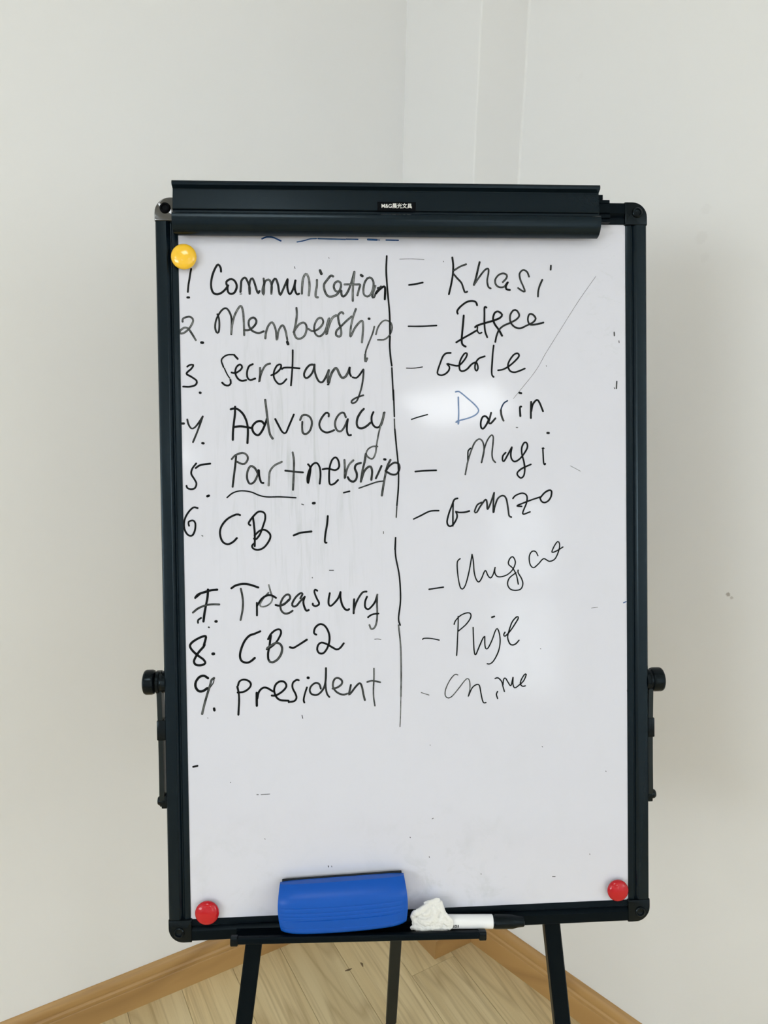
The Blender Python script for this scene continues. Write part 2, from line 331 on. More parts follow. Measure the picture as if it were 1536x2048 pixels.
INK = """
@numeral_one
21 0 -2589,3674 -2599,3632 -2612,3555 -2626,3478 -2634,3399
26 0 -2639,3333 -2622,3333
@communication
24 0 -2235,3644 -2240,3692 -2269,3729 -2303,3684 -2337,3603 -2356,3507 -2351,3433 -2327,3385 -2283,3372 -2231,3392 -2186,3433 -2155,3478
24 0 -2170,3485 -2173,3522 -2132,3552 -2091,3548 -2059,3508 -2051,3456 -2079,3393 -2120,3376 -2153,3396 -2162,3448 -2152,3478
24 0.1 -2007,3401 -2000,3471 -1992,3538 -1951,3573 -1922,3531 -1897,3457 -1897,3379
24 0.1 -1897,3390 -1901,3464 -1888,3538 -1862,3564 -1837,3509 -1812,3420 -1794,3386 -1779,3412
24 0.5 -1727,3561 -1722,3502 -1738,3450 -1742,3405 -1732,3368 -1724,3413 -1723,3472 -1707,3532 -1666,3550 -1644,3524 -1630,3465 -1637,3380
24 0.1 -1637,3398 -1630,3487 -1606,3547 -1580,3558 -1555,3488 -1545,3413 -1529,3367 -1493,3436 -1439,3555
24 0 -1439,3551 -1444,3473 -1434,3406 -1415,3375 -1385,3414 -1358,3481 -1346,3540
24 0 -1344,3540 -1354,3481 -1348,3414 -1326,3373 -1304,3381
10 0.5 -2013,3375 -1993,3377
25 0.9 -1269,3383 -1264,3473 -1255,3551 -1231,3610 -1207,3618 -1184,3567 -1176,3497 -1177,3434 -1186,3363
25 0.6 -1084,3548 -1087,3474 -1100,3411 -1102,3348 -1077,3339
31 0.1 -1045,3662 -1037,3639 -1030,3623
25 0.5 -888,3592 -916,3600 -964,3545 -1000,3490 -990,3411 -951,3352 -888,3353 -832,3388 -795,3467 -799,3514 -830,3534 -866,3514 -882,3467 -863,3419 -832,3408 -804,3412 -790,3412
25 0.3 -792,3420 -789,3373 -769,3349 -729,3381 -689,3459 -656,3554 -629,3648
25 0.8 -629,3641 -640,3554 -649,3460 -652,3381 -653,3298
23 0.6 -751,3495 -680,3497 -609,3495 -561,3493 -574,3444 -595,3365
31 0.2 -548,3608 -532,3598
23 0.6 -501,3531 -465,3574 -425,3575 -398,3524 -403,3453 -436,3374 -476,3350 -515,3373 -522,3436 -506,3515 -473,3570
22 0.5 -375,3480 -392,3429 -416,3350 -393,3342 -364,3405 -307,3473
26 0 -368,3390 -324,3437 -268,3473 -256,3437 -262,3319
21 0.1 -348,3453 -316,3461
@numeral_two
22 0.6 -2703,3043 -2695,3082 -2617,3102 -2577,3058 -2620,2970 -2683,2912 -2732,2902 -2736,2931 -2687,2970 -2639,2961 -2597,2902 -2550,2822
31 0 -2483,2793 -2468,2791
@membership
21 0.1 -2287,3132 -2269,3078 -2266,2990 -2277,2917 -2301,2917 -2317,2980 -2298,3078 -2238,3176 -2184,3205 -2141,3156 -2119,3068 -2126,2892
23 0.8 -2126,2902 -2110,3020 -2074,3137 -2009,3233 -1981,3166 -1973,3029 -1971,2883
23 0.3 -1965,2941 -1906,2946 -1842,3000 -1822,3054 -1855,3093 -1904,3069 -1915,3010 -1882,2941 -1804,2907 -1736,2927
23 0.6 -1718,2843 -1707,2922 -1676,3000 -1631,3035 -1593,2951 -1581,2829
23 0.6 -1576,2834 -1554,2942 -1509,3000 -1476,2942 -1453,2824
31 0.1 -1454,2799 -1446,2775
23 0.6 -1337,3210 -1334,3132 -1344,3046 -1363,2959 -1368,2899 -1343,2847 -1299,2838 -1247,2873 -1220,2942 -1223,3003 -1253,3033 -1305,3015 -1350,2959 -1376,2916
22 0.5 -1198,2959 -1159,2933 -1099,2942 -1037,2994 -1015,3046 -1036,3089 -1079,3081 -1119,3011 -1125,2933 -1100,2881 -1056,2868 -1004,2916 -968,3003 -942,3085
27 0.9 -949,3076 -972,2985 -978,2890 -959,2959 -932,3037 -897,3098 -857,3120
23 0.5 -770,3142 -791,3161 -831,3124 -828,3046 -803,2960 -800,2890 -822,2864 -861,2881 -856,2933 -803,2986 -732,3055 -670,3107
23 0.8 -617,3198 -653,3098 -681,2977 -687,2864 -637,2960 -584,3029 -540,3055 -532,2977 -538,2890 -548,2794
27 0.1 -461,3081 -454,3080
18 0.5 -394,2986 -415,2908 -465,2786 -499,2699 -506,2664
23 0.5 -510,2647 -513,2577 -503,2560 -487,2599
18 0.6 -376,2890 -349,2977 -295,3047 -242,3060 -190,3029 -178,2960 -210,2881 -272,2829 -355,2825
@numeral_three
21 0 -2657,2504 -2628,2524 -2584,2524 -2609,2480 -2668,2421 -2611,2382 -2549,2333 -2564,2284 -2633,2263 -2710,2265
27 0 -2513,2191 -2505,2189
@secretary
22 0 -2054,2596 -2097,2645
18 0 -2113,2647 -2170,2645 -2219,2621 -2249,2577 -2226,2498
15 0 -2216,2484 -2183,2410 -2155,2366
22 0 -2146,2346 -2142,2302 -2171,2275 -2215,2283 -2244,2310
21 0 -2130,2432 -2086,2425 -2027,2459 -2002,2498 -2026,2529 -2070,2498 -2086,2429 -2058,2361 -2009,2331 -1956,2341
22 0 -1874,2532 -1919,2507 -1944,2439 -1940,2370 -1907,2341 -1848,2358
22 0.4 -1787,2487 -1788,2409 -1800,2316 -1784,2389 -1753,2468 -1713,2522 -1666,2538
21 0 -1654,2397 -1597,2423 -1542,2477 -1536,2526 -1581,2516 -1621,2438 -1618,2359 -1570,2295 -1520,2300 -1472,2349
20 0 -1390,2699 -1392,2605 -1397,2502 -1407,2384 -1418,2274
20 0 -1523,2473 -1500,2488 -1429,2490 -1366,2485 -1311,2480
23 0.1 -1149,2525 -1184,2521 -1228,2478 -1257,2415 -1249,2372 -1218,2364 -1170,2407 -1142,2462 -1129,2525
23 0.1 -1129,2525 -1130,2462 -1111,2383 -1077,2320 -1037,2312 -997,2367 -956,2458
27 0.4 -958,2454 -969,2383 -962,2296 -942,2367 -917,2430 -877,2481 -853,2469 -830,2414 -799,2366 -759,2374 -723,2429 -702,2485
23 0 -704,2481 -703,2421 -688,2386
21 0 -668,2370 -624,2362 -584,2397 -536,2464
20 0.2 -532,2460 -537,2381 -558,2255 -596,2136 -628,2073 -676,2053 -684,2081 -644,2112 -596,2132 -540,2150
18 0 -973,2282 -960,2283
@numeral_four
20 0.1 -2669,1869 -2656,1811 -2623,1761 -2584,1771 -2534,1829 -2484,1905
21 0.1 -2484,1903 -2515,1819 -2556,1712 -2606,1596
25 0.1 -2733,1821 -2711,1821
26 0 -2495,1582 -2480,1580
@advocacy
25 0 -2095,2018 -2099,1925 -2114,1817 -2125,1718 -2129,1620
25 0 -2147,1989 -2103,1998 -2054,1983 -1997,1924 -1959,1835 -1946,1737 -1954,1579
25 0 -2112,1775 -2038,1782 -1970,1774 -1911,1762
25 0 -1744,1804 -1783,1842 -1842,1834 -1892,1776 -1878,1707 -1825,1672 -1775,1726 -1734,1814 -1714,1873
25 0.4 -1732,2100 -1721,2001 -1709,1883 -1696,1764 -1678,1676 -1649,1631
22 0 -1614,1867 -1577,1793 -1530,1709 -1490,1699 -1450,1782 -1389,1920
23 0.3 -1313,1854 -1288,1906 -1241,1915 -1189,1882 -1171,1811 -1196,1725 -1244,1683 -1282,1697 -1290,1764 -1287,1830
23 0.1 -966,1895 -965,1928 -999,1938 -1052,1876 -1081,1801 -1059,1734 -1002,1700 -945,1709 -902,1728
23 0.3 -757,1884 -780,1936 -823,1932 -871,1875 -891,1799 -868,1728 -821,1713 -773,1770 -733,1860
23 0 -733,1860 -744,1789 -745,1712 -726,1665 -698,1666
25 0.1 -536,1983 -570,1949 -614,1873 -624,1797 -601,1754 -553,1749 -500,1777 -457,1815
23 0 -419,1944 -441,1891 -438,1815 -400,1762 -352,1762 -313,1833 -283,1938
28 0.5 -288,1933 -303,1862 -328,1786
18 0.7 -333,1776 -358,1681 -384,1547 -399,1442 -434,1376 -481,1386 -514,1434 -490,1491 -432,1524 -374,1523
@numeral_five
21 0 -2573,1338 -2621,1274 -2633,1211 -2597,1147 -2574,1093 -2594,1040 -2642,1027 -2683,1042 -2693,1068
22 0 -2579,1283 -2521,1318 -2405,1334
28 0 -2446,940 -2429,946
@partnership
23 0.1 -2093,1418 -2105,1312 -2123,1184 -2141,1051
22 0.4 -2146,1387 -2098,1434 -2013,1460 -1960,1427 -1956,1374 -1994,1327 -2041,1332 -2083,1354
23 0.3 -1832,1202 -1868,1272 -1920,1299 -1958,1236 -1965,1150 -1934,1086 -1881,1107 -1837,1192 -1826,1250
23 0 -1821,1245 -1817,1170 -1796,1100 -1770,1093
22 0.8 -1707,1062 -1700,1147 -1688,1233 -1634,1302 -1543,1347
23 0.4 -1410,1460 -1397,1369 -1399,1251 -1405,1133 -1413,1005
22 0.1 -1502,1239 -1401,1227 -1289,1216
22 0 -1225,1314 -1198,1275 -1203,1202 -1228,1084 -1236,1148 -1212,1239 -1170,1311 -1120,1329 -1084,1274 -1076,1182 -1087,1077
22 0 -1048,1251 -984,1259 -893,1240 -847,1281 -859,1363 -891,1395 -932,1364 -961,1282 -971,1181 -964,1071 -914,1071 -863,1118
23 0.6 -781,1362 -778,1262 -780,1138 -756,1234 -723,1307 -672,1357
25 0.1 -581,1324 -636,1306 -655,1260 -633,1196 -638,1132 -675,1096 -721,1114 -743,1151
25 0.3 -519,1433 -534,1341 -559,1241 -584,1095
25 0.2 -579,1113 -545,1213 -499,1268 -462,1277 -444,1221 -455,1116
23 0.1 -328,1284 -362,1211 -399,1134
27 0 -293,1365 -279,1363
25 0.4 -217,1357 -255,1284 -279,1192 -304,1064 -328,922
23 0.1 -274,1224 -232,1283 -167,1324 -116,1305 -108,1245 -141,1186 -196,1177 -256,1206 -279,1224
16 0.2 -308,1099 -382,1090 -474,1061 -608,1015
18 0 -796,962 -723,979
@underline
16 0 -2210,921 -2148,971 -2073,997 -1989,998 -1904,979 -1831,946 -1736,923 -1566,921 -1379,908
@numeral_six
21 0 -2565,798 -2617,805 -2682,741 -2725,651 -2727,547 -2687,475 -2636,467 -2602,532 -2597,616 -2626,649 -2677,631 -2672,585
12 0.9 -2520,465 -2510,457
@capacity_item_one
23 0 -2058,706 -2103,714 -2207,663 -2280,579 -2303,488 -2276,390 -2213,353 -2147,381 -2101,426
23 0 -1903,678 -1892,586 -1884,468 -1887,324
22 0 -1937,581 -1956,607 -1896,691 -1831,745 -1766,728 -1754,663 -1781,572 -1822,468 -1869,409 -1894,416
22 0 -1887,455 -1821,513 -1756,519 -1699,466 -1706,400 -1773,309 -1851,278 -1909,299 -1918,332 -1895,357
23 0 -1413,448 -1327,479 -1196,493
23 0 -994,678 -1005,573 -1027,455 -1034,363 -1015,352
@numeral_seven
26 0 -2349,-198 -2423,-204 -2497,-224 -2571,-247 -2600,-272 -2613,-292
21 0 -2600,-284 -2546,-239
26 0 -2459,-195 -2467,-291 -2488,-391 -2506,-482 -2520,-582
23 0.3 -2645,-471 -2582,-422 -2492,-386 -2409,-376 -2327,-379
21 0 -2548,-539 -2585,-564 -2586,-597
32 0 -2373,-585 -2365,-585
18 0.2 -2459,-654 -2454,-656
@treasury
26 0 -2176,-184 -2126,-152 -2043,-134 -1960,-143 -1854,-180
21 0.3 -2064,-191 -2049,-266 -2040,-358 -2048,-459 -2073,-575
23 0.1 -1874,-521 -1873,-446 -1873,-370
23 0 -1870,-404 -1814,-321 -1748,-281 -1690,-282 -1640,-312
18 0.9 -1725,-152 -1713,-198 -1701,-248 -1682,-307 -1699,-366 -1750,-406 -1808,-418 -1836,-396 -1798,-322 -1730,-248
23 0 -1646,-400 -1600,-410 -1542,-394 -1483,-337
23 0.2 -1584,-410 -1522,-376 -1469,-325 -1477,-281 -1512,-276 -1560,-323 -1588,-401 -1576,-472 -1533,-508 -1480,-500 -1441,-475
23 0.1 -1343,-323 -1316,-271 -1342,-262 -1399,-309 -1444,-387 -1431,-422 -1392,-414 -1339,-354 -1290,-307
23 0 -1290,-307 -1308,-372 -1292,-443 -1271,-479 -1244,-470
22 0 -1136,-235 -1162,-221 -1171,-252 -1146,-323 -1116,-385 -1125,-411 -1161,-425 -1191,-410 -1193,-392
23 0 -983,-269 -998,-343 -998,-405 -972,-425 -919,-380 -874,-320 -852,-258
23 0 -852,-258 -853,-329 -832,-417 -797,-471 -767,-481 -749,-470
23 0 -686,-350 -691,-429 -694,-522
22 0.1 -692,-491 -665,-403 -619,-316 -575,-264 -532,-258
22 0 -527,-322 -550,-379 -551,-450 -516,-477 -471,-443 -426,-382 -399,-298
21 0.5 -400,-298 -405,-409 -403,-515 -410,-621 -435,-700 -479,-722 -501,-672
20 0 -517,-575 -481,-549 -437,-536 -388,-533
@numeral_eight
26 0 -2521,-874 -2499,-799 -2498,-762 -2564,-777 -2655,-829 -2688,-878 -2657,-937 -2593,-998 -2528,-1049 -2508,-1092 -2554,-1116 -2620,-1110 -2644,-1071 -2626,-1022 -2584,-956 -2525,-891 -2513,-866
33 0 -2416,-981 -2404,-981
@capacity_item_two
25 0 -1838,-719 -1904,-746 -1971,-770 -2030,-836 -2073,-935 -2088,-1019 -2067,-1078 -2009,-1100 -1960,-1085 -1909,-1044
26 0 -1710,-776 -1719,-835 -1729,-910 -1746,-985 -1745,-1061 -1727,-1095
23 0 -1744,-817 -1705,-751 -1647,-706 -1597,-703 -1585,-746 -1615,-812 -1657,-870 -1716,-919 -1762,-939
26 0.3 -1754,-926 -1708,-894 -1649,-866 -1599,-880 -1575,-931 -1589,-1006 -1636,-1072 -1694,-1103 -1732,-1091
23 0 -1480,-921 -1444,-933 -1391,-908 -1272,-835
23 0 -1157,-775 -1183,-754 -1169,-692 -1116,-649 -1063,-659 -1020,-713 -995,-794 -1001,-882 -1033,-961 -1077,-1008 -1125,-1002 -1147,-958 -1133,-901 -1093,-875 -1032,-894 -971,-931 -910,-964 -866,-947 -821,-891
@numeral_nine
28 0 -2479,-1277 -2525,-1247 -2582,-1261 -2626,-1321 -2629,-1383 -2593,-1432 -2542,-1433 -2489,-1400
25 0.5 -2405,-1279 -2436,-1300 -2454,-1361 -2491,-1474 -2527,-1596 -2557,-1714
12 0.2 -2406,-1292 -2415,-1336 -2455,-1392
28 0 -2412,-1652 -2408,-1674
@president
23 0 -2126,-1392 -2110,-1476 -2108,-1573 -2114,-1661 -2119,-1736
23 0 -2117,-1375 -2099,-1327 -2047,-1306 -1986,-1326 -1961,-1370 -1988,-1418 -2049,-1456 -2123,-1463
27 0 -1893,-1474 -1894,-1544 -1894,-1632
23 0 -1886,-1544 -1867,-1466 -1823,-1418 -1771,-1415 -1693,-1462
23 0 -1711,-1512 -1659,-1511 -1580,-1465 -1531,-1404 -1552,-1351 -1604,-1340 -1657,-1374 -1680,-1444 -1659,-1524 -1608,-1570 -1507,-1582
22 0 -1378,-1333 -1406,-1328 -1450,-1362 -1455,-1424 -1422,-1496 -1409,-1549 -1436,-1588 -1506,-1598
21 0 -1280,-1424 -1308,-1508 -1322,-1578 -1314,-1609
31 0 -1266,-1305 -1260,-1307
22 0.1 -1110,-1443 -1127,-1389 -1170,-1370 -1223,-1404 -1246,-1456 -1225,-1506 -1164,-1521 -1110,-1487 -1065,-1417 -1046,-1311 -1043,-1192
20 0.1 -1045,-1232 -1051,-1356 -1048,-1444 -1032,-1516 -1006,-1550
22 0.3 -965,-1447 -908,-1435 -854,-1396 -849,-1352 -888,-1320 -932,-1323 -959,-1376 -956,-1438 -908,-1497 -838,-1526 -785,-1514
22 0.2 -740,-1408 -754,-1470 -766,-1528 -732,-1497 -678,-1428 -629,-1389 -603,-1439 -587,-1528 -570,-1600
17 0.5 -453,-1212 -454,-1327 -462,-1461 -461,-1567 -447,-1675
20 0.4 -538,-1377 -474,-1362 -377,-1385
@dash_one
20 0 37,3492 110,3502 206,3522
@name_one
22 0 574,3828 584,3729 578,3624 558,3510 527,3381
21 0.3 744,3747 671,3719 593,3672
21 0.1 583,3633 631,3577 683,3520 707,3453 726,3405 753,3413
23 0.1 911,3773 893,3702 868,3597 838,3496
20 0.3 843,3501 902,3587 970,3673 1017,3695 1019,3635 1003,3550 1017,3473 1046,3454
21 0.3 1197,3531 1242,3579 1247,3617 1203,3638 1145,3617 1103,3560 1110,3502 1153,3469 1212,3474 1251,3522
23 0 1259,3527 1236,3484 1241,3445 1284,3436
20 0.2 1525,3600 1501,3657 1452,3681 1408,3637 1417,3561 1450,3484 1472,3418 1435,3427 1387,3460
21 0.1 1691,3562 1656,3485 1639,3418 1635,3356
20 0.1 1800,3735 1797,3687
@dash_two
18 0 24,2989 181,2989 370,2999
@name_two
22 0 634,3144 627,3175 666,3228 744,3285 812,3300 860,3286 874,3248
23 0 708,3121 698,3018 687,2913 679,2817 690,2765 727,2741
22 0 613,2794 701,2846 789,2894 862,2937
23 0 848,2980 887,3004 984,3033 1081,3061 1160,3095 1184,3133 1136,3172 1092,3152 1072,3085 1091,3018 1139,2951 1182,2875
18 0 877,2980 876,2932 900,2903 929,2913
21 0 991,3219 968,3224 965,3124 964,3018 973,2923 997,2856
21 0.1 1097,2798 1114,2875 1149,2951 1207,2999 1286,3033 1364,3076 1399,3124 1370,3182 1326,3186 1286,3124 1291,3038 1344,2980 1412,2966 1491,3000 1569,3038 1604,3086 1570,3134 1526,3139 1506,3076 1530,3014 1608,3014 1701,3036
@dash_three
11 0 -7,2479 79,2478 191,2493
@name_three
20 0 542,2664 484,2659 444,2620 408,2532 378,2445 380,2405 424,2390 477,2410 518,2453 523,2497 492,2532 549,2519 629,2506 683,2545 737,2619 742,2659 711,2655 665,2584 647,2514 655,2453 691,2440 744,2466 798,2523 852,2549 874,2514 878,2470 860,2444 842,2470 847,2531 888,2593 964,2622
20 0 1077,2755 1065,2663 1057,2557 1049,2443 1054,2390 1073,2368
20 0 1129,2450 1190,2460 1271,2504 1352,2574 1393,2627 1375,2658 1326,2640 1271,2566 1253,2504 1279,2442 1333,2425 1396,2442 1463,2470
@dash_four
15 0 49,1852 120,1876 246,1910
@name_four_initial
16 2 597,2186 636,2192 684,2159 752,2101 829,2033 877,1975 876,1937 837,1899 759,1865 637,1833
17 2 631,2121 632,2025 633,1919 627,1804
20 2 601,1814 632,1833 627,1794
@name_four
22 0.1 1037,1926 1022,1869 1007,1811 1031,1796 1090,1858
22 0 1002,1849 973,1883 934,1879 909,1821 909,1754 933,1730 972,1773 1007,1840
16 1.6 1243,2074 1199,2046 1169,1993 1159,1954
22 0.2 1159,1959 1164,1906 1178,1858 1192,1829
23 0 1414,2001 1399,1996 1399,1943 1403,1885
26 0 1394,2172 1415,2167
23 0 1540,2058 1536,1962 1535,1860
22 0 1541,1942 1561,2029 1611,2082 1645,2048 1688,1942
@dash_five
20 0 88,1211 200,1220 347,1224
@name_five
17 0 777,1491 747,1461 742,1399 741,1337
18 0.4 708,1169 718,1222 741,1328 787,1469 833,1566 887,1605 927,1574 944,1503 939,1423 911,1313
17 0.2 915,1318 929,1397 957,1512 994,1600 1039,1652 1061,1630 1056,1537 1044,1422 1054,1352 1085,1314
20 0 1215,1434 1180,1395 1175,1342 1193,1328 1234,1394 1293,1500
20 0 1293,1495 1279,1420 1287,1358 1323,1322 1377,1344 1432,1401 1486,1489 1482,1547 1451,1556 1419,1499 1418,1419 1444,1312 1453,1223 1439,1144 1402,1117 1362,1153 1362,1189 1421,1237 1530,1285
18 0 1676,1483 1703,1486 1684,1479 1686,1399 1692,1301 1706,1279 1712,1292
27 0 1742,1673 1758,1672
@dash_six
18 0 61,627 149,668 246,715 307,726 373,726
@name_six
20 0 609,875 569,861 538,789 500,693 475,585 499,534 547,547 597,631 597,686 580,714 622,701 695,702 754,716
18 0 553,813 549,680 547,535
20 0.1 909,820 854,791 819,707 847,700 891,772 959,856 976,807 982,735 1019,807 1066,939
20 0.1 1066,939 1056,818 1055,691 1074,770 1112,866 1173,902 1216,865 1239,743 1251,652 1279,634
18 0 1301,864 1332,900 1418,929 1474,898 1473,813 1423,674 1515,695
18 0 1411,765 1350,772 1417,801 1528,842 1639,877
20 0 1639,877 1658,829 1694,808 1744,828 1781,882 1788,949 1757,961 1701,931 1646,871
@dash_seven
17 0 242,-245 319,-235 421,-222
@name_seven
15 0 633,127 600,95 596,8 609,-123 630,-222 657,-250 696,-201 742,-38 782,174
15 0 782,179 798,92 807,-40 829,-127 861,-166 895,-129 945,-26 978,-87 1010,-120 1044,-77 1070,10
15 0 1067,5 1066,-55 1093,-100 1148,-106 1226,-80 1293,-16 1325,71 1294,140 1255,116 1238,51 1293,-5 1337,-93 1360,-203
15 0 1359,-28 1359,-61 1403,-138 1417,-205 1391,-264 1324,-280 1258,-262 1225,-201 1248,-125 1331,-60
15 0 1610,148 1583,198 1538,204 1502,145 1509,46 1553,-1 1615,44 1682,109 1754,75 1827,106 1877,215 1884,292 1862,320 1822,271 1788,189 1850,205 1928,251
@dash_eight
14 0 157,-866 167,-853 254,-855 361,-879
@name_eight
15 0 601,-589 600,-690 591,-852 583,-998 577,-1075
15 0 550,-687 568,-641 634,-577 716,-547 756,-560 756,-612 698,-692 604,-771
15 0 787,-731 790,-857 797,-1019 815,-1073 858,-980 909,-868 932,-848
15 0 932,-852 932,-941 944,-999 973,-991 1023,-895 1065,-782 1090,-754 1114,-807 1125,-914 1103,-1035 1045,-1148 996,-1191 959,-1189
16 0 1187,-801 1171,-829 1187,-850 1253,-786 1320,-690 1357,-626 1337,-611 1279,-673 1237,-786 1220,-867 1244,-941 1276,-962 1318,-951 1363,-905
21 0 1024,-609 1054,-600
@dash_nine
9 0.7 130,-1527 227,-1561
@name_nine
12 0.5 590,-1320 554,-1312 491,-1380 436,-1494 431,-1575 466,-1604 516,-1582 597,-1490 679,-1389 715,-1368 737,-1404 739,-1494 717,-1592
15 0 722,-1583 768,-1486 822,-1447 858,-1457 875,-1543 897,-1651 915,-1678 939,-1675
15 0 1087,-1540 1072,-1575 1086,-1628
15 0 1057,-1377 1093,-1369 1138,-1415 1155,-1478 1173,-1542
15 0 1156,-1461 1165,-1389 1188,-1376 1219,-1426 1255,-1472 1283,-1370
15 0 1283,-1370 1282,-1455 1304,-1501 1355,-1471 1418,-1414 1451,-1334 1424,-1342 1382,-1413 1377,-1458 1404,-1484 1438,-1479
@divider_line
20 0 -232,3841 -240,3656 -228,3429 -206,3145 -204,2898
20 0 -204,2869 -209,2746 -198,2593 -186,2508
18 0 -186,2483 -180,2327 -171,2092
18 0 -170,2212 -165,2021 -162,1888
15 0.3 -163,1859 -160,1744
18 0 -159,1735 -140,1505 -120,1256 -123,1025 -145,795
14 0.4 -145,786 -154,651
18 0 -165,401 -175,257
18 0 -167,372 -168,180 -125,-72 -113,-362 -140,-594 -122,-681
17 0.6 -142,-681 -119,-943 -116,-1273 -123,-1565
11 0.8 -123,-1565 -130,-1798 -139,-1944
@blue_remnant
20 3 -1739,4039 -1683,4061 -1610,4058 -1557,4036 -1513,4016
@blue_stroke
15 3 -1318,4004 -1231,4021 -1164,4041 -1084,4046
17 3 -1064,4046 -950,4043 -735,4039
16 3 -722,4042 -581,4041
25 3 -460,4040 -352,4036
12 3 -345,4036 -315,4034
18 3 -237,4035 -88,4033
@blue_mark
14 3 2696,-464 2730,-451
@faint_line
4 0.9 2365,3607 2131,3283 1932,2975 1733,2667 1594,2436 1317,2100
@faint_dash
6 0.9 -74,3805 75,3809 225,3801
@speck
12 0.4 -938,3818 -934,3811
12 0.3 -1354,3707 -1347,3684
12 0.5 463,3783 465,3775
25 0.6 2595,2917 2597,2875
15 0.3 2654,2811 2656,2789
25 0.2 2624,2307 2619,2220
15 0.3 2591,2229 2599,2216
12 0.4 1732,2505 1736,2497
15 0.2 -1311,830 -1287,820
46 0 -1172,838 -1153,839
11 0.2 -314,480 -313,452
14 0.1 -984,13 -933,12
15 0.3 -1195,-71 -1193,-77
14 0.3 -1345,-1766 -1336,-1805
11 0.3 -2492,-1764 -2487,-1768
15 0.1 -2762,-1890 -2754,-1896
12 0.7 -439,-850 -401,-847 -362,-856
12 0.5 1633,-1015 1636,-1021
9 0.8 2286,-522 2365,-514
12 0.5 2737,-1577 2741,-1587
14 0.6 1349,1745 1369,1743
7 0.8 2029,1262 2157,1193
36 0 -2676,-2360 -2625,-2350
12 0.5 -1913,-2730 -1892,-2731
10 0.6 -1862,-2732 -1753,-2729
12 0 -31,-3333 -27,-3341
15 0.1 -1050,-3652 -1047,-3667
11 0.3 -1010,-3654 -1006,-3669
14 0.3 1765,-3908 1800,-3909
12 0.3 1644,-2249 1651,-2257
12 0.3 2457,-2588 2461,-2596
12 0.4 233,-2185 236,-2189
12 0.4 249,-3114 264,-3107
12 0.4 206,-3588 209,-3599
12 0.4 2243,-3637 2247,-3645
12 0.4 856,-3831 859,-3839
12 0.4 -1824,-3280 -1820,-3288
12 0.4 -2231,-2567 -2227,-2571
"""

# ================================================================ THE ROOM
H_ROOM = 2.75
dL = Vector((-0.8664, -0.4993)); nL = Vector((0.4993, -0.8664))      # along the left wall, and away from it
dR = Vector((0.716, -0.698))                                         # along the right wall
OR = Vector((0.05, 1.62))
def room(a, b): return OR + dL * a + nL * b
def cross2(a, b): return a.x * b.y - a.y * b.x
LW = Vector((-0.6135, 1.3138)); RW = Vector((0.2520, 1.5570))
tt = cross2(RW - LW, dR) / cross2(-dL, dR)
P0 = LW - dL * tt                                                    # where the two walls would meet
P1 = P0 + dL * 5.0
bmax = 5.2
P2 = P0 + dR * ((bmax - (P0 - OR).dot(nL)) / dR.dot(nL))
P3 = P1 + nL * (bmax - (P1 - OR).dot(nL))
POLY = [P0, P1, P3, P2]
PA = Vector((0.0233, 1.6815)); PC = Vector((0.1530, 1.5100)); PB = Vector((0.2455, 1.5633))

def rot2(d): return math.atan2(d.y, d.x)
def wall(name, a, b, thick=0.1, m='wall', z0=0.0, z1=H_ROOM):
    """slab whose inner face runs a -> b, thickness to the left of that direction"""
    d = (b - a); L = d.length
    o = link(name, BX(-0.1, L + 0.1, 0.0, thick, z0, z1), M[m], mat=Matrix.Translation((a.x, a.y, 0)) @ Matrix.Rotation(rot2(d), 4, 'Z'))
    tag(o, kind='structure'); return o
# directions chosen so that the slab lies outside the room
wall('wall_left', P1, P0); wall('wall_right', P0, P2, m='wall_right')
wall('wall_back', P2, P3); wall('wall_side', P3, P1)
for nm, lab in (('wall_left', 'plain off-white wall behind and left of the flipchart'), ('wall_right', 'plain off-white wall behind and right of the flipchart')):
    bpy.data.objects[nm]['label'] = lab

# boxed-in pipe corner between the two walls
bm = bmesh.new()
lp = [PA, PC, PB, P0 + (P0 - PC).normalized() * 0.004]
r = 0.004
loft(bm, [[(p.x, p.y, z) for p in lp] for z in (0.0, H_ROOM)])
es = [e for e in bm.edges if all((v.co.xy - PC).length < 1e-4 for v in e.verts)]
bmesh.ops.bevel(bm, geom=es, offset=0.003, segments=3, affect='EDGES', profile=0.5)
o = link('wall_corner', bm, M['wall']); tag(o, 'off-white boxed-in corner column between the two walls', kind='structure')

# faint filler seam running down the right-hand inner corner
bm = bmesh.new()
pts = []
for i in range(60):
    z = 0.1 + (H_ROOM - 0.1) * i / 59
    pts.append((PB.x + 0.0016 + 0.0006 * math.sin(i * 1.3), z))
s1 = (dL * 1.0).normalized()
loops = []
for i in range(60):
    z = 0.1 + (H_ROOM - 0.1) * i / 59
    j = 0.0006 * math.sin(i * 1.7) + 0.0004 * math.sin(i * 5.1)
    a = PB + dR * (0.003 + j) ; b = PB + dL * (0.0025 - j)
    k = PB + (dR + dL).normalized() * 0.0012
    loops.append([(a.x, a.y, z), (k.x, k.y, z), (b.x, b.y, z), (PB.x + 0.002, PB.y + 0.002, z)])
loft(bm, loops)
o = link('trim_1', bm, M['wall'], smooth=60); tag(o, 'thin uneven filler seam in the right inner wall corner', kind='structure')

# ceiling and floor slab
def flat(name, z0, z1, m, grow=0.1):
    bm = bmesh.new(); c = sum(POLY, Vector((0, 0))) / 4
    L = [p + (p - c).normalized() * grow for p in POLY]
    loft(bm, [[(p.x, p.y, z) for p in L] for z in (z0, z1)])
    o = link(name, bm, M[m]); tag(o, kind='structure'); return o
flat('ceiling', H_ROOM, H_ROOM + 0.1, 'ceiling')
floor = flat('floor', -0.11, -0.010, 'slab')
floor['label'] = 'light oak laminate plank floor'

